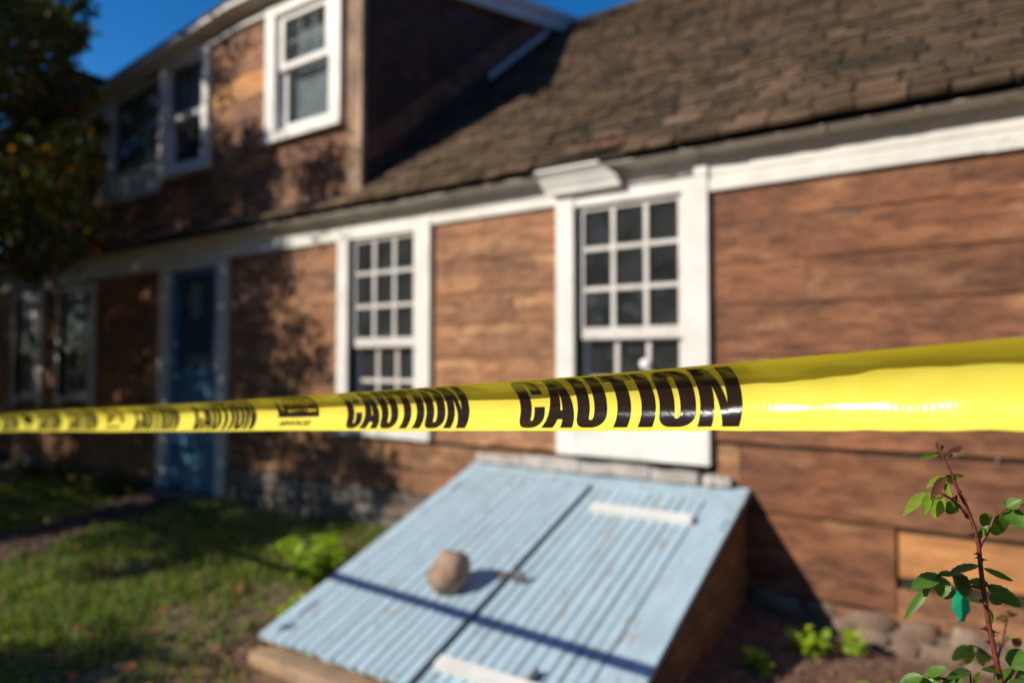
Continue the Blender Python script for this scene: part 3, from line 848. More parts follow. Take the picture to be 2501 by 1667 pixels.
def tape_mat():
    m, nt, bs = newmat('yellow_tape')
    uv = N(nt, 'ShaderNodeUVMap'); uv.uv_map = 'UVMap'
    def wv(direction, freq):
        w = N(nt, 'ShaderNodeTexWave', wave_type='BANDS', bands_direction=direction); w.inputs['Scale'].default_value = freq; w.inputs['Distortion'].default_value = .6
        nt.links.new(uv.outputs[0], w.inputs['Vector']); return w.outputs['Fac']
    mx = N(nt, 'ShaderNodeMath', operation='MAXIMUM'); nt.links.new(wv('X', 60), mx.inputs[0]); nt.links.new(wv('Y', 60), mx.inputs[1])
    nz = noise(nt, uv.outputs[0], 40, 5, .6)
    ad = N(nt, 'ShaderNodeMath', operation='MULTIPLY_ADD'); ad.inputs[1].default_value = .5
    n2 = noise(nt, uv.outputs[0], 14, 4, .6)
    mm_ = N(nt, 'ShaderNodeMath', operation='MULTIPLY'); nt.links.new(mx.outputs[0], mm_.inputs[0]); nt.links.new(n2, mm_.inputs[1])
    nt.links.new(mm_.outputs[0], ad.inputs[0]); nt.links.new(nz, ad.inputs[2])
    r = ramp(nt, [(.3, (.93, .82, .10)), (.7, (.97, .88, .145))], nz)
    nt.links.new(r.outputs[0], bs.inputs['Base Color'])
    bs.inputs['Roughness'].default_value = .12; bs.inputs['Specular IOR Level'].default_value = .55
    b = N(nt, 'ShaderNodeBump'); b.inputs['Strength'].default_value = .34; b.inputs['Distance'].default_value = .0006
    nt.links.new(ad.outputs[0], b.inputs['Height']); nt.links.new(b.outputs[0], bs.inputs['Normal'])
    tl = N(nt, 'ShaderNodeBsdfTranslucent'); tl.inputs[0].default_value = (1.0, .84, .03, 1)
    ms = N(nt, 'ShaderNodeMixShader'); ms.inputs[0].default_value = .2
    nt.links.new(bs.outputs[0], ms.inputs[1]); nt.links.new(tl.outputs[0], ms.inputs[2])
    nt.links.new(ms.outputs[0], nt.nodes['Material Output'].inputs[0])
    return m
def ink_mat():
    m, nt, bs = newmat('black_print')
    bs.inputs['Base Color'].default_value = (.018, .010, .007, 1)
    bs.inputs['Roughness'].default_value = .14; bs.inputs['Specular IOR Level'].default_value = .6
    f = noise(nt, objcoord(nt, (1,1,1), False), 420.0, 4, .6)
    bump(nt, bs, f, .35, .0006)
    return m
TAPE = tape_mat(); INK = ink_mat()
YPRINT = plain('yellow_knockout', (.80, .62, .03), .25, 0, .05)
m = M(); uv = []
ss = [-1.5+.05*i for i in range(20)]+[-.5+.006*i for i in range(180)]+[.58+.02*i for i in range(80)]; 
while ss[-1] < 8.62: ss.append(ss[-1]+.05)
nb = 32
for s in ss:
    for j in range(nb+1):
        b = TW*j/nb
        if j in (0, nb): b += (.0006+.0012*(s < -.05))*mnoise.noise(Vector((s*38, j, 0)))
        m.v.append(tape_pt(s, b)); uv.append((s, b))
for i in range(len(ss)-1):
    for j in range(nb):
        o = i*(nb+1)+j; m.f.append((o, o+1, o+nb+2, o+nb+1))
tape = build('caution_tape', m, TAPE, None, tuple(T0), None, smooth=True, uv=uv)
tag(tape, 'yellow caution tape with black print stretched across in front of the house', 'caution tape')

def flat_mesh(polys, cuts):
    """fill closed outlines (first outlines, holes as extra splines), cut into strips across so it can be bent"""
    cu = bpy.data.curves.new('outline', 'CURVE'); cu.dimensions = '2D'; cu.fill_mode = 'BOTH'
    for p in polys:
        sp_ = cu.splines.new('POLY'); sp_.points.add(len(p)-1); sp_.use_cyclic_u = True
        for k, (x, y) in enumerate(p): sp_.points[k].co = (x, y, 0, 1)
    return curve_to_strips(cu, cuts)
def curve_to_strips(cu, cuts, xf=None):
    ob = bpy.data.objects.new('outline', cu); COL.objects.link(ob)
    dg = bpy.context.evaluated_depsgraph_get(); dg.update()
    me = bpy.data.meshes.new_from_object(ob.evaluated_get(dg))
    bpy.data.objects.remove(ob); bpy.data.curves.remove(cu)
    bm = bmesh.new(); bm.from_mesh(me); bpy.data.meshes.remove(me)
    if xf:
        for v in bm.verts: v.co = xf(v.co)
    bmesh.ops.remove_doubles(bm, verts=bm.verts, dist=1e-6)
    for c in cuts:
        bmesh.ops.bisect_plane(bm, geom=bm.verts[:]+bm.edges[:]+bm.faces[:], plane_co=(0, c, 0), plane_no=(0, 1, 0), dist=1e-6)
    r = ([tuple(v.co) for v in bm.verts], [[v.index for v in f.verts] for f in bm.faces])
    bm.verts.index_update(); r = ([tuple(v.co) for v in bm.verts], [[v.index for v in f.verts] for f in bm.faces])
    bm.free(); return r
import bmesh
def arc(cx, cy, r, a0, a1, n=7):
    return [(cx+r*cos(radians(a0+(a1-a0)*i/n)), cy+r*sin(radians(a0+(a1-a0)*i/n))) for i in range(n+1)]
H = .0665; ST_ = .0168; HB = .0098
def letter(ch, w):
    h = H; s = ST_; t = HB; r = .015
    ri = max(.002, (w-2*s)/2)
    if ch == 'C':
        so = s*.95
        return [[(w, h*.40)] + arc(w-r, r, r, 0, -90) + arc(r, r, r, -90, -180) + arc(r, h-r, r, 180, 90) + arc(w-r, h-r, r, 90, 0) + [(w, h*.63), (w-so, h*.63)]
                + arc(w-so-ri, h-t-ri, ri, 0, 180) + arc(w-so-ri, t+ri, ri, 180, 360) + [(w-so, h*.40)]]
    if ch == 'O':
        return [arc(w-r, r, r, 0, -90) + arc(r, r, r, -90, -180) + arc(r, h-r, r, 180, 90) + arc(w-r, h-r, r, 90, 0),
                arc(w-s-ri, h-t-ri, ri, 0, 180) + arc(s+ri, t+ri, ri, 180, 360)]
    if ch == 'U':
        return [[(0, h)] + arc(r, r, r, 180, 270) + arc(w-r, r, r, 270, 360) + [(w, h), (w-s, h)] + arc(w-s-ri, t+ri, ri, 0, -180) + [(s, h)]]
    if ch == 'T':
        return [[(0, h), (0, h-.0125), (w/2-s/2, h-.0125), (w/2-s/2, 0), (w/2+s/2, 0), (w/2+s/2, h-.0125), (w, h-.0125), (w, h)]]
    if ch == 'I':
        return [[(0, 0), (0, h), (w, h), (w, 0)]]
    if ch == 'A':
        return [[(0, 0), (w*.30, h), (w*.70, h), (w, 0), (w-s, 0), (w-s-.0022, .0115), (s+.0022, .0115), (s, 0)],
                [(s+.0042, .0220), (w/2, .0500), (w-s-.0042, .0220)]]
    if ch == 'N':
        return [[(0, 0), (0, h), (s, h), (w-s*.86, h*.36), (w-s*.86, h), (w, h), (w, 0), (w-s, 0), (s*.86, h*.64), (s*.86, 0)]]
WD = [('C', .145, .010), ('A', .172, .006), ('U', .152, .012), ('T', .142, .010), ('I', .0625, .018), ('O', .152, .018), ('N', .160, 0)]
WLEN = .2810; tot = sum(w+g for _, w, g in WD)
cuts = [.002*i for i in range(1, 31)]
word_v, word_f = [], []; x = 0
for ch, w, g in WD:
    w_ = w/tot*WLEN; v, f = flat_mesh(letter(ch, w_), cuts)
    o = len(word_v); word_v += [(a+x, b) for a, b, _ in v]; word_f += [[i+o for i in q] for q in f]
    x += w_+g/tot*WLEN
BB = .0053
def print_mesh(name, vs, fs, s_start, b0, mat, off=.0004):
    m = M(); m.v = [tape_pt(s_start-a, b0+b, off) for a, b in vs]; m.f = fs
    return build(name, m, mat, tape, tuple(tape_pt(s_start, b0)), None, smooth=True)
def text_strip(txt, width, height, shear, bold, cuts):
    cu = bpy.data.curves.new('outline', 'FONT'); cu.body = txt; cu.offset = bold; cu.shear = shear; cu.size = 1.0; cu.resolution_u = 3
    v, f = curve_to_strips(cu, [])
    xs = [p[0] for p in v]; ys = [p[1] for p in v]; x0, y0 = min(xs), min(ys); kx = width/(max(xs)-x0); ky = height/(max(ys)-y0)
    bm = bmesh.new(); bv = [bm.verts.new(((p[0]-x0)*kx, (p[1]-y0)*ky, 0)) for p in v]
    for q in f:
        try: bm.faces.new([bv[i] for i in q])
        except ValueError: pass
    for c in cuts:
        bmesh.ops.bisect_plane(bm, geom=bm.verts[:]+bm.edges[:]+bm.faces[:], plane_co=(0, c, 0), plane_no=(0, 1, 0), dist=1e-6)
    bm.verts.index_update()
    r = ([(p.co.x, p.co.y) for p in bm.verts], [[p.index for p in q.verts] for q in bm.faces]); bm.free(); return r
box_v, box_f = (lambda r: ([(a, b) for a, b, _ in r[0]], r[1]))(flat_mesh([[(0, 0), (0, .0475), (.138, .0475), (.138, 0)]], [.002*i for i in range(1, 24)]))
han_v, han_f = text_strip('HANSON', .092, .0215, 0, .03, [.002*i for i in range(1, 11)])
sub_v, sub_f = text_strip('THE C.H. HANSON COMPANY', .096, .0055, 0, .02, [])
rein_v, rein_f = text_strip('REINFORCED', .108, .0085, .35, .025, [.002, .004, .006])
emb = [[(0, .026), (.008, .026), (.017, .010), (.026, .026), (.034, .026), (.021, 0), (.013, 0)]]
emb_v, emb_f = (lambda r: ([(a, b) for a, b, _ in r[0]], r[1]))(flat_mesh(emb, [.002*i for i in range(1, 13)]))
P_ = .958
for k in range(8):
    for st in (.167, .5373):
        print_mesh('lettering', word_v, word_f, st+k*P_, BB, INK)
    lg = print_mesh('logo', box_v, box_f, .761+k*P_, .0270, INK)
    if k < 2:
        for (vv, ff, da, b0) in ((han_v, han_f, .040, .0460), (sub_v, sub_f, .036, .0350), (emb_v, emb_f, .003, .0400)):
            mm = M(); mm.v = [tape_pt(.761+k*P_-da-a, b0+b, .0008) for a, b in vv]; mm.f = ff
            build('logo_print', mm, YPRINT, lg, tuple(tape_pt(.761+k*P_-da, b0)), None, smooth=True)
    print_mesh('lettering', rein_v, rein_f, .752+k*P_, .0115, INK)

# rose measurements, metres
CANE_P=[ (-0.0456,0.9173,1.1040),(-0.0428,0.9194,1.0978),(-0.0387,0.9227,1.0881),(-0.0345,0.9259,1.0776),(-0.0297,0.9298,1.0609),(-0.0213,0.9363,1.0398),(-0.0145,0.9419,1.0169),(-0.0105,0.9454,0.9958),(-0.0088,0.9476,0.9676),(-0.0064,0.9503,0.9412),(-0.0033,0.9535,0.9113),(-0.0000,0.9566,0.8885),(0.0046,0.9608,0.8603),(0.0078,0.9638,0.8392) ]
CANE_R=[ 0.00095,0.00143,0.00190,0.00238,0.00309,0.00380,0.00404,0.00428,0.00451,0.00475,0.00499,0.00523,0.00547,0.00570 ]
TWIGS=[[((-0.0302,0.9291,1.0705),0.00116),((-0.0382,0.9235,1.0735),0.00097),((-0.0440,0.9196,1.0718),0.00077)],
[((-0.0201,0.9376,1.0266),0.00174),((-0.0264,0.9329,1.0389),0.00155),((-0.0343,0.9272,1.0477),0.00136),((-0.0458,0.9191,1.0547),0.00097),((-0.0596,0.9096,1.0556),0.00077)],
[((-0.0098,0.9460,0.9931),0.00213),((-0.0067,0.9477,1.0019),0.00194),((-0.0007,0.9514,1.0120),0.00155),((0.0046,0.9545,1.0283),0.00136),((0.0105,0.9583,1.0327),0.00136),((0.0171,0.9627,1.0371),0.00116),((0.0324,0.9729,1.0424),0.00116),((0.0428,0.9798,1.0468),0.00097)],
[((-0.0084,0.9486,0.9474),0.00174),((-0.0200,0.9406,0.9509),0.00136),((-0.0336,0.9309,0.9620),0.00116),((-0.0489,0.9205,0.9620),0.00097),((-0.0571,0.9153,0.9509),0.00058)],
[((-0.0087,0.9490,0.9342),0.00174),((-0.0145,0.9450,0.9333),0.00136),((-0.0203,0.9410,0.9351),0.00097)],
[((-0.0055,0.9505,0.9509),0.00155),((-0.0026,0.9525,0.9500),0.00116),((0.0061,0.9586,0.9465),0.00077)],
[((-0.0095,0.9470,0.9712),0.00136),((-0.0116,0.9455,0.9733),0.00097)],
[((-0.0193,0.9458,0.8287),0.00232),((-0.0336,0.9355,0.8410),0.00174),((-0.0451,0.9274,0.8462),0.00136),((-0.0625,0.9155,0.8498),0.00097)],
[((0.0085,0.9644,0.8357),0.00232),((0.0189,0.9711,0.8462),0.00174),((0.0234,0.9738,0.8568),0.00116)],
[((-0.0193,0.9458,0.8287),0.00174),((-0.0205,0.9444,0.8427),0.00116),((-0.0210,0.9436,0.8547),0.00077)],
[((0.0087,0.9641,0.8498),0.00155),((0.0016,0.9590,0.8550),0.00097)],
[((-0.0457,0.9174,1.0987),0.00077),((-0.0508,0.9139,1.1022),0.00058)],
[((-0.0393,0.9221,1.0908),0.00097),((-0.0371,0.9234,1.0964),0.00058)]]
LEAVES=[((-0.0447,0.9129,1.1019),(-0.0470,0.9118,1.1132),0.0049,2),
((-0.0440,0.9160,1.1025),(-0.0415,0.9181,1.1094),0.0035,2),
((-0.0451,0.9203,1.0984),(-0.0631,0.8817,1.0958),0.0060,1),
((-0.0374,0.9137,1.0980),(-0.0237,0.9400,1.1062),0.0067,2),
((-0.0369,0.9189,1.0974),(-0.0218,0.9167,1.0993),0.0056,2),
((-0.0375,0.9329,1.0932),(-0.0310,0.9202,1.0983),0.0028,1),
((-0.0406,0.9284,1.0732),(-0.0569,0.9041,1.0633),0.0081,1),
((-0.0412,0.9242,1.0728),(-0.0520,0.8945,1.0522),0.0088,2),
((-0.0390,0.9255,1.0750),(-0.0306,0.9382,1.0627),0.0088,1),
((-0.0335,0.9271,1.0749),(-0.0223,0.9383,1.0723),0.0046,1),
((-0.0428,0.9239,1.0674),(-0.0341,0.9031,1.0541),0.0053,1),
((-0.0584,0.9154,1.0548),(-0.0783,0.8954,1.0335),0.0113,1),
((-0.0550,0.9089,1.0558),(-0.0596,0.8851,1.0338),0.0092,1),
((-0.0447,0.9270,1.0506),(-0.0510,0.9094,1.0281),0.0144,1),
((-0.0308,0.9339,1.0452),(-0.0393,0.9340,1.0289),0.0127,0),
((-0.0330,0.9323,1.0458),(-0.0259,0.9443,1.0435),0.0021,1),
((0.0001,0.9497,1.0182),(-0.0137,0.9494,1.0011),0.0074,0),
((0.0069,0.9548,1.0315),(0.0080,0.9696,1.0032),0.0197,0),
((0.0168,0.9699,1.0350),(0.0315,0.9505,1.0196),0.0176,0),
((0.0163,0.9550,1.0396),(0.0298,0.9531,1.0500),0.0123,0),
((-0.0007,0.9604,1.0143),(-0.0101,0.9363,1.0147),0.0028,0),
((-0.0473,0.9240,0.9617),(-0.0724,0.8905,0.9517),0.0162,0),
((-0.0460,0.9226,0.9609),(-0.0442,0.9138,0.9400),0.0162,0),
((-0.0554,0.9135,0.9526),(-0.0812,0.8977,0.9139),0.0088,0),
((-0.0359,0.9310,0.9616),(-0.0193,0.9523,0.9359),0.0215,0),
((-0.0326,0.9358,0.9438),(-0.0444,0.9363,0.9327),0.0084,0),
((-0.0018,0.9600,0.9496),(-0.0205,0.9544,0.9525),0.0099,0),
((-0.0116,0.9488,0.9730),(-0.0389,0.9072,0.9677),0.0144,0),
((-0.0343,0.9374,0.9620),(-0.0495,0.9332,0.9612),0.0063,0),
((-0.0069,0.9567,0.9684),(0.0219,0.9658,0.9565),0.0063,0),
((-0.0037,0.9559,0.9504),(0.0282,0.9562,0.9320),0.0148,0),
((-0.0022,0.9597,0.9368),(0.0113,0.9596,0.9330),0.0134,0),
((-0.0098,0.9440,0.9340),(-0.0214,0.9159,0.9430),0.0123,0),
((-0.0024,0.9605,0.9234),(-0.0009,0.9697,0.8995),0.0067,0),
((-0.0642,0.9063,0.8510),(-0.0877,0.9051,0.8377),0.0141,0),
((-0.0616,0.9142,0.8513),(-0.0429,0.9077,0.8663),0.0113,0),
((-0.0489,0.9207,0.8504),(-0.0689,0.9166,0.8355),0.0151,0),
((-0.0208,0.9510,0.8524),(-0.0393,0.9061,0.8586),0.0102,0),
((-0.0467,0.9287,0.8419),(-0.0281,0.9139,0.8547),0.0095,0),
((0.0091,0.9685,0.8526),(-0.0096,0.9381,0.8619),0.0074,0),
((0.0013,0.9668,0.8373),(0.0311,0.9930,0.8500),0.0169,0),
((0.0219,0.9730,0.8550),(0.0260,0.9893,0.8760),0.0211,0),
((-0.0175,0.9427,0.8424),(-0.0118,0.9261,0.8622),0.0056,0),
((0.0305,0.9811,0.8446),(0.0154,0.9433,0.8472),0.0141,0)]
THORNS=[((-0.0261,0.9324,1.0565),(-0.0221,0.9327,1.0567)),((-0.0241,0.9341,1.0477),(-0.0191,0.9351,1.0478)),((-0.0306,0.9296,1.0494),(-0.0350,0.9242,1.0496)),((-0.0193,0.9380,1.0310),(-0.0143,0.9390,1.0311)),((-0.0208,0.9371,1.0283),(-0.0239,0.9325,1.0288)),((-0.0146,0.9421,1.0090),(-0.0207,0.9355,1.0090)),((-0.0159,0.9408,1.0187),(-0.0128,0.9405,1.0192)),((-0.0114,0.9451,0.9870),(-0.0158,0.9397,0.9873)),((-0.0107,0.9457,0.9826),(-0.0147,0.9406,0.9830)),((-0.0064,0.9488,0.9799),(-0.0017,0.9496,0.9803)),((-0.0049,0.9527,0.9034),(-0.0115,0.9458,0.9036)),((-0.0003,0.9560,0.8990),(0.0075,0.9590,0.8990)),((0.0001,0.9564,0.8952),(0.0056,0.9578,0.8956)),((-0.0029,0.9546,0.8885),(-0.0074,0.9491,0.8891)),((0.0032,0.9597,0.8656),(0.0088,0.9611,0.8661)),((0.0024,0.9593,0.8612),(-0.0043,0.9523,0.8615)),((-0.0072,0.9500,0.9324),(-0.0110,0.9450,0.9331))]
SHOOT=[((-0.0065,1.2502,0.6960),0.00419),((0.0017,1.2545,0.7310),0.00359),((0.0072,1.2567,0.7696),0.00329),((0.0144,1.2604,0.8018),0.00299),((0.0190,1.2626,0.8271),0.00239),((0.0217,1.2641,0.8375),0.00150)]
SHOOT_TWIGS=[[((0.0060,1.2563,0.7604),0.00177),((-0.0051,1.2482,0.7731),0.00152),((-0.0164,1.2402,0.7834),0.00127),((-0.0277,1.2323,0.7869),0.00101)],
[((0.0122,1.2596,0.7857),0.00152),((0.0180,1.2633,0.7926),0.00127),((0.0257,1.2684,0.7961),0.00101)]]
SHOOT_LEAVES=[((0.0194,1.2480,0.8338),(0.0048,1.2413,0.8272),0.0074,2),
((0.0203,1.2688,0.8283),(0.0323,1.2443,0.8402),0.0060,2),
((0.0202,1.2409,0.8383),(0.0234,1.2815,0.8362),0.0051,2),
((0.0176,1.2525,0.8298),(0.0130,1.2809,0.8100),0.0064,2),
((0.0144,1.2804,0.7816),(0.0221,1.2521,0.8043),0.0101,1),
((0.0247,1.2658,0.7967),(0.0353,1.2704,0.7873),0.0138,2),
((-0.0279,1.2393,0.7838),(-0.0486,1.2186,0.7640),0.0152,1),
((-0.0240,1.2378,0.7847),(-0.0324,1.2314,0.7572),0.0129,1),
((-0.0157,1.2623,0.7750),(-0.0111,1.2391,0.7567),0.0129,1),
((-0.0070,1.2435,0.7754),(-0.0035,1.2572,0.7578),0.0069,1),
((-0.0051,1.2354,0.7775),(-0.0180,1.2208,0.7872),0.0055,2)]
TAG=[(-0.0454,1.1928,0.8716),(-0.0471,1.1926,0.8457),(-0.0413,1.1969,0.8367),(-0.0396,1.1983,0.8288),(-0.0322,1.2034,0.8281),(-0.0298,1.2048,0.8367),(-0.0248,1.2079,0.8435),(-0.0263,1.2060,0.8660),(-0.0304,1.2029,0.8739)]

# ================================================================== ROSE
def leaf_mesh(B, T, w, nrm, fold=.25, droop=.12, serr=.05, ns=11, rr=random):
    """one leaf blade with midrib fold, droop and toothed edge"""
    B = Vector(B); T = Vector(T); d = T-B; L = d.length; d.normalize()
    n = (nrm - d*nrm.dot(d)).normalized(); s = d.cross(n)
    m = M(); tw = rr.uniform(-.35, .35)
    for i in range(ns+1):
        u = i/ns
        f = (sin(pi*min(1, u*.93+.02))**.75)*(1-.35*u) if 0 < u < 1 else .02
        f *= 1.16*(1+(serr if i % 2 else -serr))
        c = B + d*(u*L) - n*(droop*L*(u*u*1.2-u*.5))
        a = tw*u; s2 = s*cos(a)+n*sin(a)
        for k in (-1, -.5, 0, .5, 1):
            m.v.append(c + s2*(k*w*.5*f) + n*(abs(k)*w*.5*f*fold))
    for i in range(ns):
        for k in range(4):
            o = i*5+k; m.f.append((o, o+1, o+6, o+5)); m.mi.append(0)
    return m
CAMP = Vector((0, 0, 1.2))
ROSE_MATS = [LEAF_ROSE, LEAF_LIME, LEAF_RED]
def rose(name, label, cane, radii, twigs, leaves, thorns, root):
    r = empty(name, root); tag(r, label, 'rose')
    c = [Vector(p) for p in cane]
    m = M(); pts = []; rad = []
    for i in range(len(c)-1):
        for q in range(3):
            t = q/3; pts.append(c[i].lerp(c[i+1], t)); rad.append(radii[i]*(1-t)+radii[i+1]*t)
    pts.append(c[-1]); rad.append(radii[-1])
    e = Vector(root); l = c[-1]
    for q in (.3, .65, 1.0): pts.append(l.lerp(e, q)+Vector((.02*sin(q*3), .02*q*(1-q), 0))); rad.append(radii[-1]*(1+.25*q))
    build('cane', m.tube(pts, [q*.56 for q in rad], 10), CANE, r, smooth=True)
    for tw in twigs:
        build('twig', M().tube([p for p, _ in tw], [q for _, q in tw], 7), CANE, r, smooth=True)
    rr = random.Random(8)
    extra = []
    for B, T, w, tone in leaves:
        if w > .009 and tone < 2 and rr.random() < .45:
            b, t = Vector(B), Vector(T); k = rr.uniform(.5, .8); off = Vector((rr.uniform(-.014, .014), rr.uniform(.004, .03), rr.uniform(-.016, .010)))
            extra.append((b+off*.3, b+(t-b)*k+off, w*rr.uniform(.55, .85), tone))
    for B, T, w, tone in list(leaves)+extra:
        mid = (Vector(B)+Vector(T))/2
        nrm = (CAMP-mid).normalized() + Vector((rr.uniform(-.45, .25), rr.uniform(-.2, .2), rr.uniform(.05, .75)))
        build('leaf', leaf_mesh(B, T, w*1.14, nrm.normalized(), rr.uniform(.12, .35), rr.uniform(.03, .16), rr=rr), ROSE_MATS[tone], r, smooth=True)
    if thorns:
        m = M()
        for B, T in thorns:
            b = Vector(B); t = Vector(T); ax = (t-b).normalized(); t = b+(t-b)*1.12; L = (t-b).length; b = b-ax*.0012
            o = len(m.v); sd = ax.cross(Vector((0, -1, 0))).normalized(); fw_ = ax.cross(sd)
            for k in range(6):
                a = 2*pi*k/6; m.v.append(b + sd*(cos(a)*L*.42) + fw_*(sin(a)*L*.16))
            for k in range(6):
                a = 2*pi*k/6; m.v.append(b + ax*L*.5 - Vector((0, 0, L*.02)) + sd*(cos(a)*L*.14) + fw_*(sin(a)*L*.08))
            m.v.append(t - Vector((0, 0, L*.12)))
            for k in range(6):
                q = (k+1) % 6
                m.f.append((o+k, o+q, o+6+q, o+6+k)); m.f.append((o+6+k, o+6+q, o+12)); m.mi += [0, 0]
        tag(build('thorns', m, THORN, r), kind='stuff')
    return r
rose('rose_bush', 'tall thorny rose cane with green leaves at the right, just behind the tape', CANE_P, CANE_R, TWIGS, LEAVES, THORNS, (.66, .62, gz(.66, .62)))
rose('rose_shoot', 'thin red rose shoot with reddish young leaves, blurred behind the thorny rose cane', [p for p, _ in SHOOT][::-1], [q for _, q in SHOOT][::-1], SHOOT_TWIGS, SHOOT_LEAVES, None, (.80, .82, gz(.8, .82)))

# green plastic tag hanging behind the rose leaves
tg = [Vector(p) for p in TAG]
dirv = ((tg[0]+tg[4])/2 - CAMP).normalized()
m = M(); n = len(tg); c0 = sum(tg, Vector())/n
ridge = c0 - dirv*.007 + Vector((0, 0, .012)); low = c0 - dirv*.004 - Vector((0, 0, .014))
m.v = [p for p in tg] + [p + dirv*.006 for p in tg] + [ridge, low]
for i in range(n):
    j = (i+1) % n
    apex = 2*n if i in (0, 6, 7, 8) else 2*n+1
    m.f.append((i, j, apex)); m.f.append((i, i+n, j+n, j))
m.f.append((1, 2*n+1, 2*n)); m.f.append((6, 2*n, 2*n+1)); m.f.append(tuple(range(n, 2*n)))
tagob = build('plastic_tag', m, GREEN_PLASTIC, None, None)
tag(tagob, 'folded green plastic tag hanging by a thread beneath the dark rose leaves', 'plastic tag')
tp_ = (tg[0]+tg[8])/2 + dirv*.003
build('thread', M().tube([tp_, tp_+Vector((.001, 0, .012)), tp_+Vector((.003, -.003, .022)), tp_+Vector((.010, -.010, .026))], [.0006]*4, 5), GREEN_PLASTIC, tagob)

# ================================================================== PLANTS
def small_plant(name, label, cat, at, R, Hh, nleaf, lw, mat, group=None, lean=(0, 0), seed=1):
    rr = random.Random(seed)
    g = gz(*at); p = empty(name, (at[0], at[1], g)); tag(p, label, cat, group)
    fol = M(); st = M()
    ns = max(3, nleaf//9)
    for i in range(ns):
        a = rr.uniform(0, 2*pi); q = sqrt(rr.random())
        tip = Vector((at[0]+R*q*cos(a)+lean[0]*rr.random(), at[1]+R*q*sin(a)+lean[1]*rr.random(), g+Hh*(1-.55*q*q)*rr.uniform(.6, 1)))
        base = Vector((at[0]+R*.2*q*cos(a), at[1]+R*.2*q*sin(a), g-.02))
        mid = base.lerp(tip, .55)+Vector((0, 0, Hh*.12))
        st.tube([base, mid, tip], [.004, .003, .0015], 5)
        for k in range(max(3, nleaf//ns)):
            t = rr.uniform(.35, 1.05); c = base.lerp(tip, t)+Vector((0, 0, Hh*.1*(1-t)))
            d = Vector((rr.uniform(-1, 1), rr.uniform(-1, 1), rr.uniform(-.3, .6))).normalized()
            fol_l = lw*rr.uniform(.7, 1.3)
            lm = leaf_mesh(c, c+d*fol_l*1.5, fol_l, Vector((rr.uniform(-.4, .4), rr.uniform(-.7, .3), 1)).normalized(), .2, .15, 0, 4, rr)
            fol.add(lm.v, lm.f)
    tag(build('foliage', fol, mat, p), kind='stuff')
    build('stems', st, mat, p)
    return p
small_plant('low_bush', 'bright yellow-green leafy bush at the left edge of the blue hatch', 'bush', (-3.36, 2.80), .27, .29, 230, .040, LEAF_WEED, None, (.0, .0), 3)
small_plant('low_bush', 'small trailing weed on the bare earth by the lower left side of the hatch', 'weed', (-2.98, 2.42), .16, .10, 80, .030, LEAF_WEED, None, (-.1, -.1), 4)
small_plant('weed', 'lime green twin weed growing where the hatch shadow ends at the wall', 'weed', (-.66, 3.30), .085, .12, 60, .034, LEAF_WEED, 'weeds on the soil by the wall', (0, 0), 5)
small_plant('weed', 'small round lime weed in the dark soil beside the hatch', 'weed', (-.80, 3.02), .05, .09, 24, .034, LEAF_WEED, 'weeds on the soil by the wall', (0, 0), 6)
small_plant('weed', 'tallish pale weed against the foundation, right of the twin weed', 'weed', (-.50, 3.42), .06, .13, 36, .028, LEAF_WEED, 'weeds on the soil by the wall', (0, 0), 7)
small_plant('weed', 'bright weed with long leaves at the bottom edge, left of the rose leaves', 'weed', (-.36, 3.06), .10, .12, 40, .036, LEAF_WEED, 'weeds on the soil by the wall', (.05, -.05), 8)
small_plant('weed', 'lime weed showing between the rose leaves and the foundation', 'weed', (.02, 3.15), .12, .14, 50, .036, LEAF_WEED, 'weeds on the soil by the wall', (0, 0), 9)
for i, (x, y, w_) in enumerate(((-6.55, 3.34, 'nearest the blue door'), (-7.05, 3.25, 'in the middle of the wall bed'), (-7.6, 3.2, 'below the first far window'), (-8.3, 3.2, 'farthest along the wall bed'))):
    small_plant('bed_plant', 'shaded low plant with yellow flecks, '+w_, 'plant', (x, y), .24, .24, 110, .045, LEAF_BED, 'plants in the bed under the far windows', (0, 0), 20+i)

# lawn
rr = random.Random(77)
m = M()
tries = 0
while len(m.v) < 5*46000 and tries < 400000:
    tries += 1
    x = -8.3+6.0*rr.random(); y = .4+3.15*rr.random()
    if x > -2.95+.5*mnoise.noise(Vector((x*2, y*2, 7))) + (.25 if y < 1.9 else 0): continue
    if -6.6 < x+.22*(3.42-y)*-1 < -5.75 and y > 1.2 and rr.random() < .93: continue
    dn = mnoise.noise(Vector((x*1.6, y*1.6, 3)))*.6+mnoise.noise(Vector((x*4.5, y*4.5, 9)))*.5
    if rr.random() > .62+dn: continue
    if x > -3.35 and y < 2.7 and rr.random() < .72: continue
    h = (.035+.05*rr.random())*(1+.5*dn); w = .0035+.003*rr.random(); a = rr.uniform(0, 2*pi)
    z = gz(x, y)-.004; dx, dy = cos(a), sin(a); lx, ly = rr.uniform(-.6, .6)*h, rr.uniform(-.6, .6)*h
    m.add([(x-dx*w, y-dy*w, z), (x+dx*w, y+dy*w, z), (x+dx*w*.8+lx*.4, y+dy*w*.8+ly*.4, z+h*.6), (x-dx*w*.8+lx*.4, y-dy*w*.8+ly*.4, z+h*.6), (x+lx, y+ly, z+h)],
          [(0, 1, 2, 3), (3, 2, 4)])
tag(build('grass', m, GRASS, None, (-5, 2, 0)), kind='stuff')
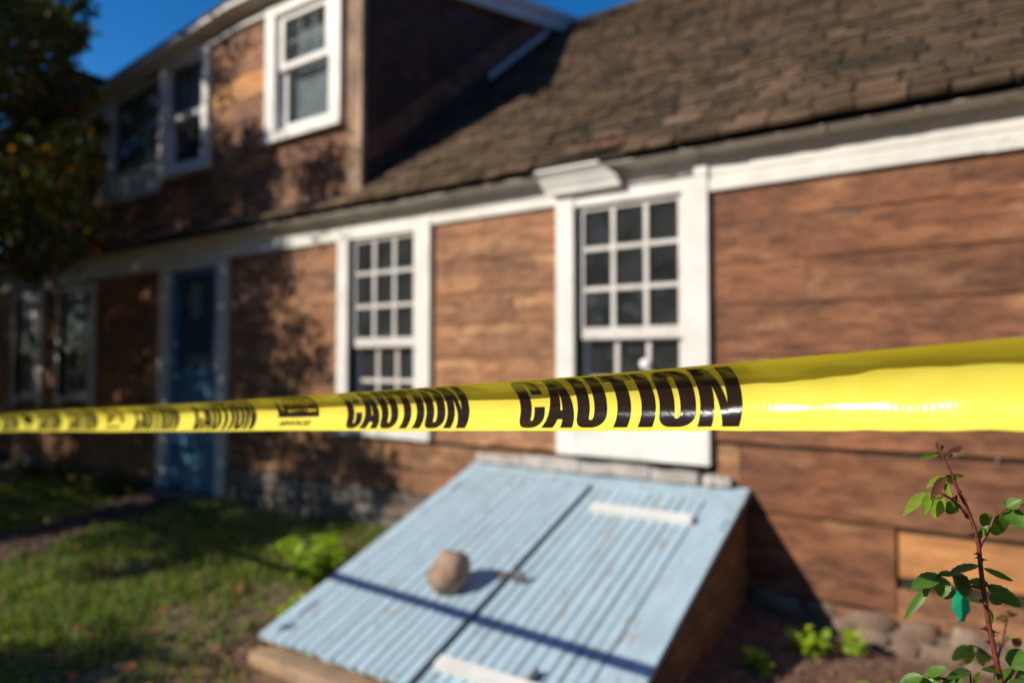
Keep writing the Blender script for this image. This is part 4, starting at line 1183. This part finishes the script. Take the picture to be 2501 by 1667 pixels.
# broad clover-like leaves in the lawn
m = M()
for _ in range(1500):
    x = -7.2+4.4*rr.random(); y = .7+2.6*rr.random()
    if x > -2.95 or mnoise.noise(Vector((x*1.9, y*1.9, 31))) < .08: continue
    z = gz(x, y)+rr.uniform(.01, .06); c = Vector((x, y, z)); d = Vector((rr.uniform(-1, 1), rr.uniform(-1, 1), rr.uniform(-.1, .4))).normalized()
    s_ = rr.uniform(.016, .034); lm = leaf_mesh(c, c+d*s_*1.5, s_, Vector((rr.uniform(-.4, .4), rr.uniform(-.6, .4), 1)).normalized(), .2, .1, 0, 4, rr); m.add(lm.v, lm.f)
tag(build('lawn_weeds', m, LEAF_WEED, None, (-5, 2, 0)), kind='stuff')
# litter on the bare soil: twigs and bark crumbs
m = M()
for _ in range(2600):
    x = rr.uniform(-1.0, 1.0); y = rr.uniform(2.2, 3.55)
    if rr.random() < .25: x = rr.uniform(-3.1, -2.7); y = rr.uniform(1.6, 2.6)
    z = gz(x, y)+.004; a = rr.uniform(0, 2*pi); L = rr.uniform(.006, .028); w = L*rr.uniform(.2, .7); c, s_ = cos(a), sin(a); h = rr.uniform(.002, .012)
    m.add([(x+c*L, y+s_*L, z+h*rr.random()), (x-s_*w, y+c*w, z+h*rr.random()), (x-c*L, y-s_*L, z+h*rr.random()), (x+s_*w, y-c*w, z), (x, y, z+h)], [(0, 1, 4), (1, 2, 4), (2, 3, 4), (3, 0, 4)])
tag(build('soil_litter', m, LITTER if False else leafmat('soil_crumbs', [(.10,.055,.035), (.20,.11,.07), (.30,.17,.11), (.14,.08,.05)], .0, .9), None, (0, 3, 0)), kind='stuff')
# fallen leaves, each one a thing
lm = leaf_mesh((-.03, 0, .006), (.035, 0, .010), .045, Vector((0, 0, 1)), .35, -.15, .05, 6, random.Random(4))
for i, (x, y) in enumerate(((-3.15, 1.62), (-3.42, 1.88), (-3.62, 2.02), (-2.86, 2.02), (-2.80, 1.78), (-3.95, 2.0), (-4.25, 2.45), (-4.6, 2.9), (-5.3, 3.0), (-5.2, 2.3), (-3.3, 2.25), (-4.9, 1.6), (-4.1, 1.35), (-5.9, 3.1), (-3.05, 1.35), (-6.4, 2.9), (-2.95, 1.9), (-3.0, 2.12), (-2.9, 1.55), (-3.2, 1.95), (-3.55, 1.5), (-3.8, 1.7), (-3.3, 1.45), (-4.4, 1.9), (-4.6, 2.2), (-3.9, 2.4), (-4.2, 2.7), (-4.9, 2.5), (-5.6, 2.7), (-3.5, 2.4), (-3.1, 2.3))):
    loc = (x, y, gz(x, y)+.035); rot = (rr.uniform(-.6, .6), rr.uniform(-.6, .6), rr.uniform(0, 6))
    if i == 0: o = build('fallen_leaf', lm, LITTER, None, loc, rot, smooth=True); lme = o.data
    else: o = inst('fallen_leaf', lme, loc, rot, [rr.uniform(.8, 1.25)]*3)
    tag(o, 'curled rust coloured fallen leaf lying on the lawn', 'leaf', 'fallen leaves on the lawn')

# ================================================================== TREE AT THE LEFT
TB = Vector((-9.05, 2.12, gz(-9.05, 2.12)))
tree = empty('leafy_tree', TB)
tag(tree, 'dark leafy tree with a few orange leaves hanging in front of the dormer', 'tree')
rr = random.Random(5)
def camx(p):
    d = p.dot(fwd); return 9 if d <= 0.05 else p.dot(side)/d
def back(xw, zw, s): return Vector((xw, 3.6, zw)) - SUN_L*s
clumps = []
def shade_cover(x, z):
    """how strongly the crown shades a point of the wall plane"""
    if z < 2.35:
        edge = -4.72 - .3*mnoise.noise(Vector((0, z*2.6, 4))) + .62*(2.05-z) + .5*max(0, .8-z)
        if z < .4: edge = -3.62 - .3*mnoise.noise(Vector((z*2.6, 0, 9))) + max(0, -.2-z)*.25
        if z < -1.05 - .15*mnoise.noise(Vector((x*1.5, 0, 5))): return 0
        return 0 if x > edge else .8 if x > edge-.7 else .95
    if x > -3.95: return 0
    if x > -5.12: return .0 if z > 2.90 else .66
    if x > -5.75: return .0 if z > 3.95 else (.25 if z > 3.72 else .04 if z > 3.42 else .45 if z > 3.2 else .9)
    if x > -6.7: return .7 if z < 4.3 else 0
    return .86 if z < 4.3+.1*(x+6) else .3
n_ = 0
while n_ < 980:
    xw = rr.uniform(-11.6, -2.9); zw = rr.uniform(-1.2, 4.3)
    if rr.random() > shade_cover(xw, zw): continue
    s = rr.uniform(2.7, 6.2)
    p = back(xw, zw, s)
    if camx(p) > -.80 or p.z < .9 or p.y > 3.1: continue
    clumps.append((p, rr.uniform(.15, .25), 125)); n_ += 1
n_ = 0
while n_ < 330:                                              # upper and outer crown, unseen; added to keep sky light off the house front
    p = back(rr.uniform(-13.5, -5.2), rr.uniform(4.7, 8.6), rr.uniform(1.2, 6.6))
    if camx(p) > -.82 or (p-Vector((-9.3, .9, 5.6))).length > 4.6: continue
    clumps.append((p, rr.uniform(.25, .38), 120)); n_ += 1
# limbs of the crown that reach out in front of the dormer
VIS = [(-7.62,2.60,4.50,0.30), (-7.41,2.73,4.54,0.30), (-5.94,2.35,3.88,0.22), (-6.22,2.21,3.64,0.30), (-7.16,2.74,4.12,0.28), (-6.83,2.80,4.27,0.18), (-6.61,2.84,4.37,0.14), (-6.65,2.28,3.51,0.30), (-6.92,2.56,3.70,0.30), (-6.77,2.66,3.66,0.20), (-6.61,2.72,3.95,0.12), (-5.89,2.55,3.79,0.09), (-6.36,2.66,3.69,0.09), (-6.72,2.37,3.28,0.30), (-7.04,2.67,3.47,0.30), (-7.57,2.74,3.29,0.30), (-7.28,2.87,3.34,0.28), (-6.57,2.71,3.31,0.15), (-6.34,2.71,3.36,0.10), (-6.35,2.45,2.75,0.30), (-5.85,2.42,2.73,0.26), (-5.71,2.50,2.89,0.17), (-6.84,2.42,2.79,0.30), (-6.51,2.43,2.50,0.24), (-6.41,2.60,2.52,0.26), (-6.92,3.04,2.86,0.20), (-6.32,2.87,2.92,0.11), (-6.96,2.51,2.36,0.20), (-6.26,2.48,2.26,0.22), (-5.77,2.48,2.29,0.20), (-6.06,2.75,2.44,0.13), (-5.98,2.52,2.09,0.17), (-6.29,2.89,2.24,0.10), (-7.53,2.82,2.24,0.14), (-6.58,2.89,3.72,0.06), (-5.85,2.63,3.36,0.05), (-7.53,2.65,2.10,0.20), (-7.14,2.77,2.05,0.16), (-6.54,3.03,3.33,0.06)]
for x, y, z, r in VIS:
    clumps.append((Vector((x, y, z)), r, int(430*r/.3)))
m = M(); tw = M()
for c, r, k in clumps:
    for _ in range(k):
        d = Vector((rr.gauss(0, .5), rr.gauss(0, .5), rr.gauss(0, .5)))
        if d.length > 1.25: d = d.normalized()*1.25
        p = c+d*r; L = rr.uniform(.045, .085); w = L*.62
        u = Vector((rr.uniform(-1, 1), rr.uniform(-1, 1), rr.uniform(-.9, .4))).normalized(); q = u.orthogonal().normalized()
        q = q*cos(rr.uniform(0, 3)) + u.cross(q)*sin(rr.uniform(0, 3)); q = (q-u*q.dot(u)).normalized()
        m.add([p, p+u*L*.5+q*w*.5, p+u*L, p+u*L*.5-q*w*.5], [(0, 1, 2, 3)])
tag(build('crown', m, LEAF_TREE, tree, tuple(TB)), kind='stuff')
lim = []
tk = M().tube([TB+Vector((0,0,-.2)), TB+Vector((.02,0,.6)), TB+Vector((-.03,-.05,1.6)), TB+Vector((.0,-.2,2.6)), TB+Vector((.1,-.6,3.9)), TB+Vector((.15,-.9,5.4))], [.19, .155, .135, .12, .085, .03], 12)
build('trunk', tk, BARK, tree, smooth=True)
for i in range(0, len(clumps), 9):
    c = clumps[i][0]
    a = TB+Vector((.0, -.25, max(1.2, min(4.5, c.z*.75))))
    if (c-a).length > 5: continue
    mid = a.lerp(c, .5)+Vector((0, 0, .12))
    build('limb', M().tube([a, mid, c], [.045, .028, .008], 6), BARK, tree)
for c, r, k in clumps[-len(VIS):][::2]:
    a = TB+Vector((.0, -.15, max(1.4, min(4.6, c.z*.85))))
    build('limb', M().tube([a, a.lerp(c, .5)+Vector((0, 0, .15)), c], [.04, .024, .006], 6), BARK, tree)

# shrub standing to the left of the camera; its shade falls on the near corner of the lawn
sh = empty('garden_shrub', (-4.85, -.65, gz(-4.85, -.65))); tag(sh, 'leafy garden shrub left of the viewer, shading the near left corner of the lawn', 'shrub')
m = M()
for _ in range(2600):
    c = Vector((-4.85, -.65, 1.0)); d = Vector((rr.gauss(0, .2), rr.gauss(0, .2), rr.gauss(0, .24)))
    p = c+d
    if p.z < -.2: continue
    L = rr.uniform(.05, .09); u = Vector((rr.uniform(-1, 1), rr.uniform(-1, 1), rr.uniform(-1, 1))).normalized(); q = u.orthogonal().normalized()
    m.add([p, p+u*L*.5+q*L*.3, p+u*L, p+u*L*.5-q*L*.3], [(0, 1, 2, 3)])
tag(build('foliage', m, LEAF_TREE, sh, (-4.85, -.65, 0)), kind='stuff')
build('stem', M().tube([(-4.85, -.65, gz(-4.85, -.65)-.1), (-4.83, -.63, .5), (-4.87, -.68, 1.2)], [.05, .04, .012], 8), BARK, sh)

# far wood all round the plot
m = M()
for _ in range(30000):
    a = rr.uniform(0, 2*pi); R_ = 30+4*rr.random()+2*sin(a*5)
    top = 12.6+1.6*mnoise.noise(Vector((cos(a)*5, sin(a)*5, 1)))+.9*mnoise.noise(Vector((cos(a)*19, sin(a)*19, 2)))
    if 1.0 < a < 2.2: top *= .5
    az = abs((a-4.119+pi) % (2*pi)-pi)          # unseen trees raised away from the sun's bearing to block sky light
    if sin(a) < .35: top *= 1+.75*smooth(.22, .5, az)
    p = Vector((R_*cos(a), R_*sin(a), -.6+top*rr.random()**.8)); L = rr.uniform(.7, 1.3)
    u = Vector((rr.uniform(-1, 1), rr.uniform(-1, 1), rr.uniform(-1, 1))).normalized(); q = u.orthogonal().normalized()
    m.add([p, p+u*L*.5+q*L*.45, p+u*L, p+u*L*.5-q*L*.45], [(0, 1, 2, 3)])
tag(build('distant_wood', m, LEAF_FAR, None, (0, 0, 0)), kind='stuff')
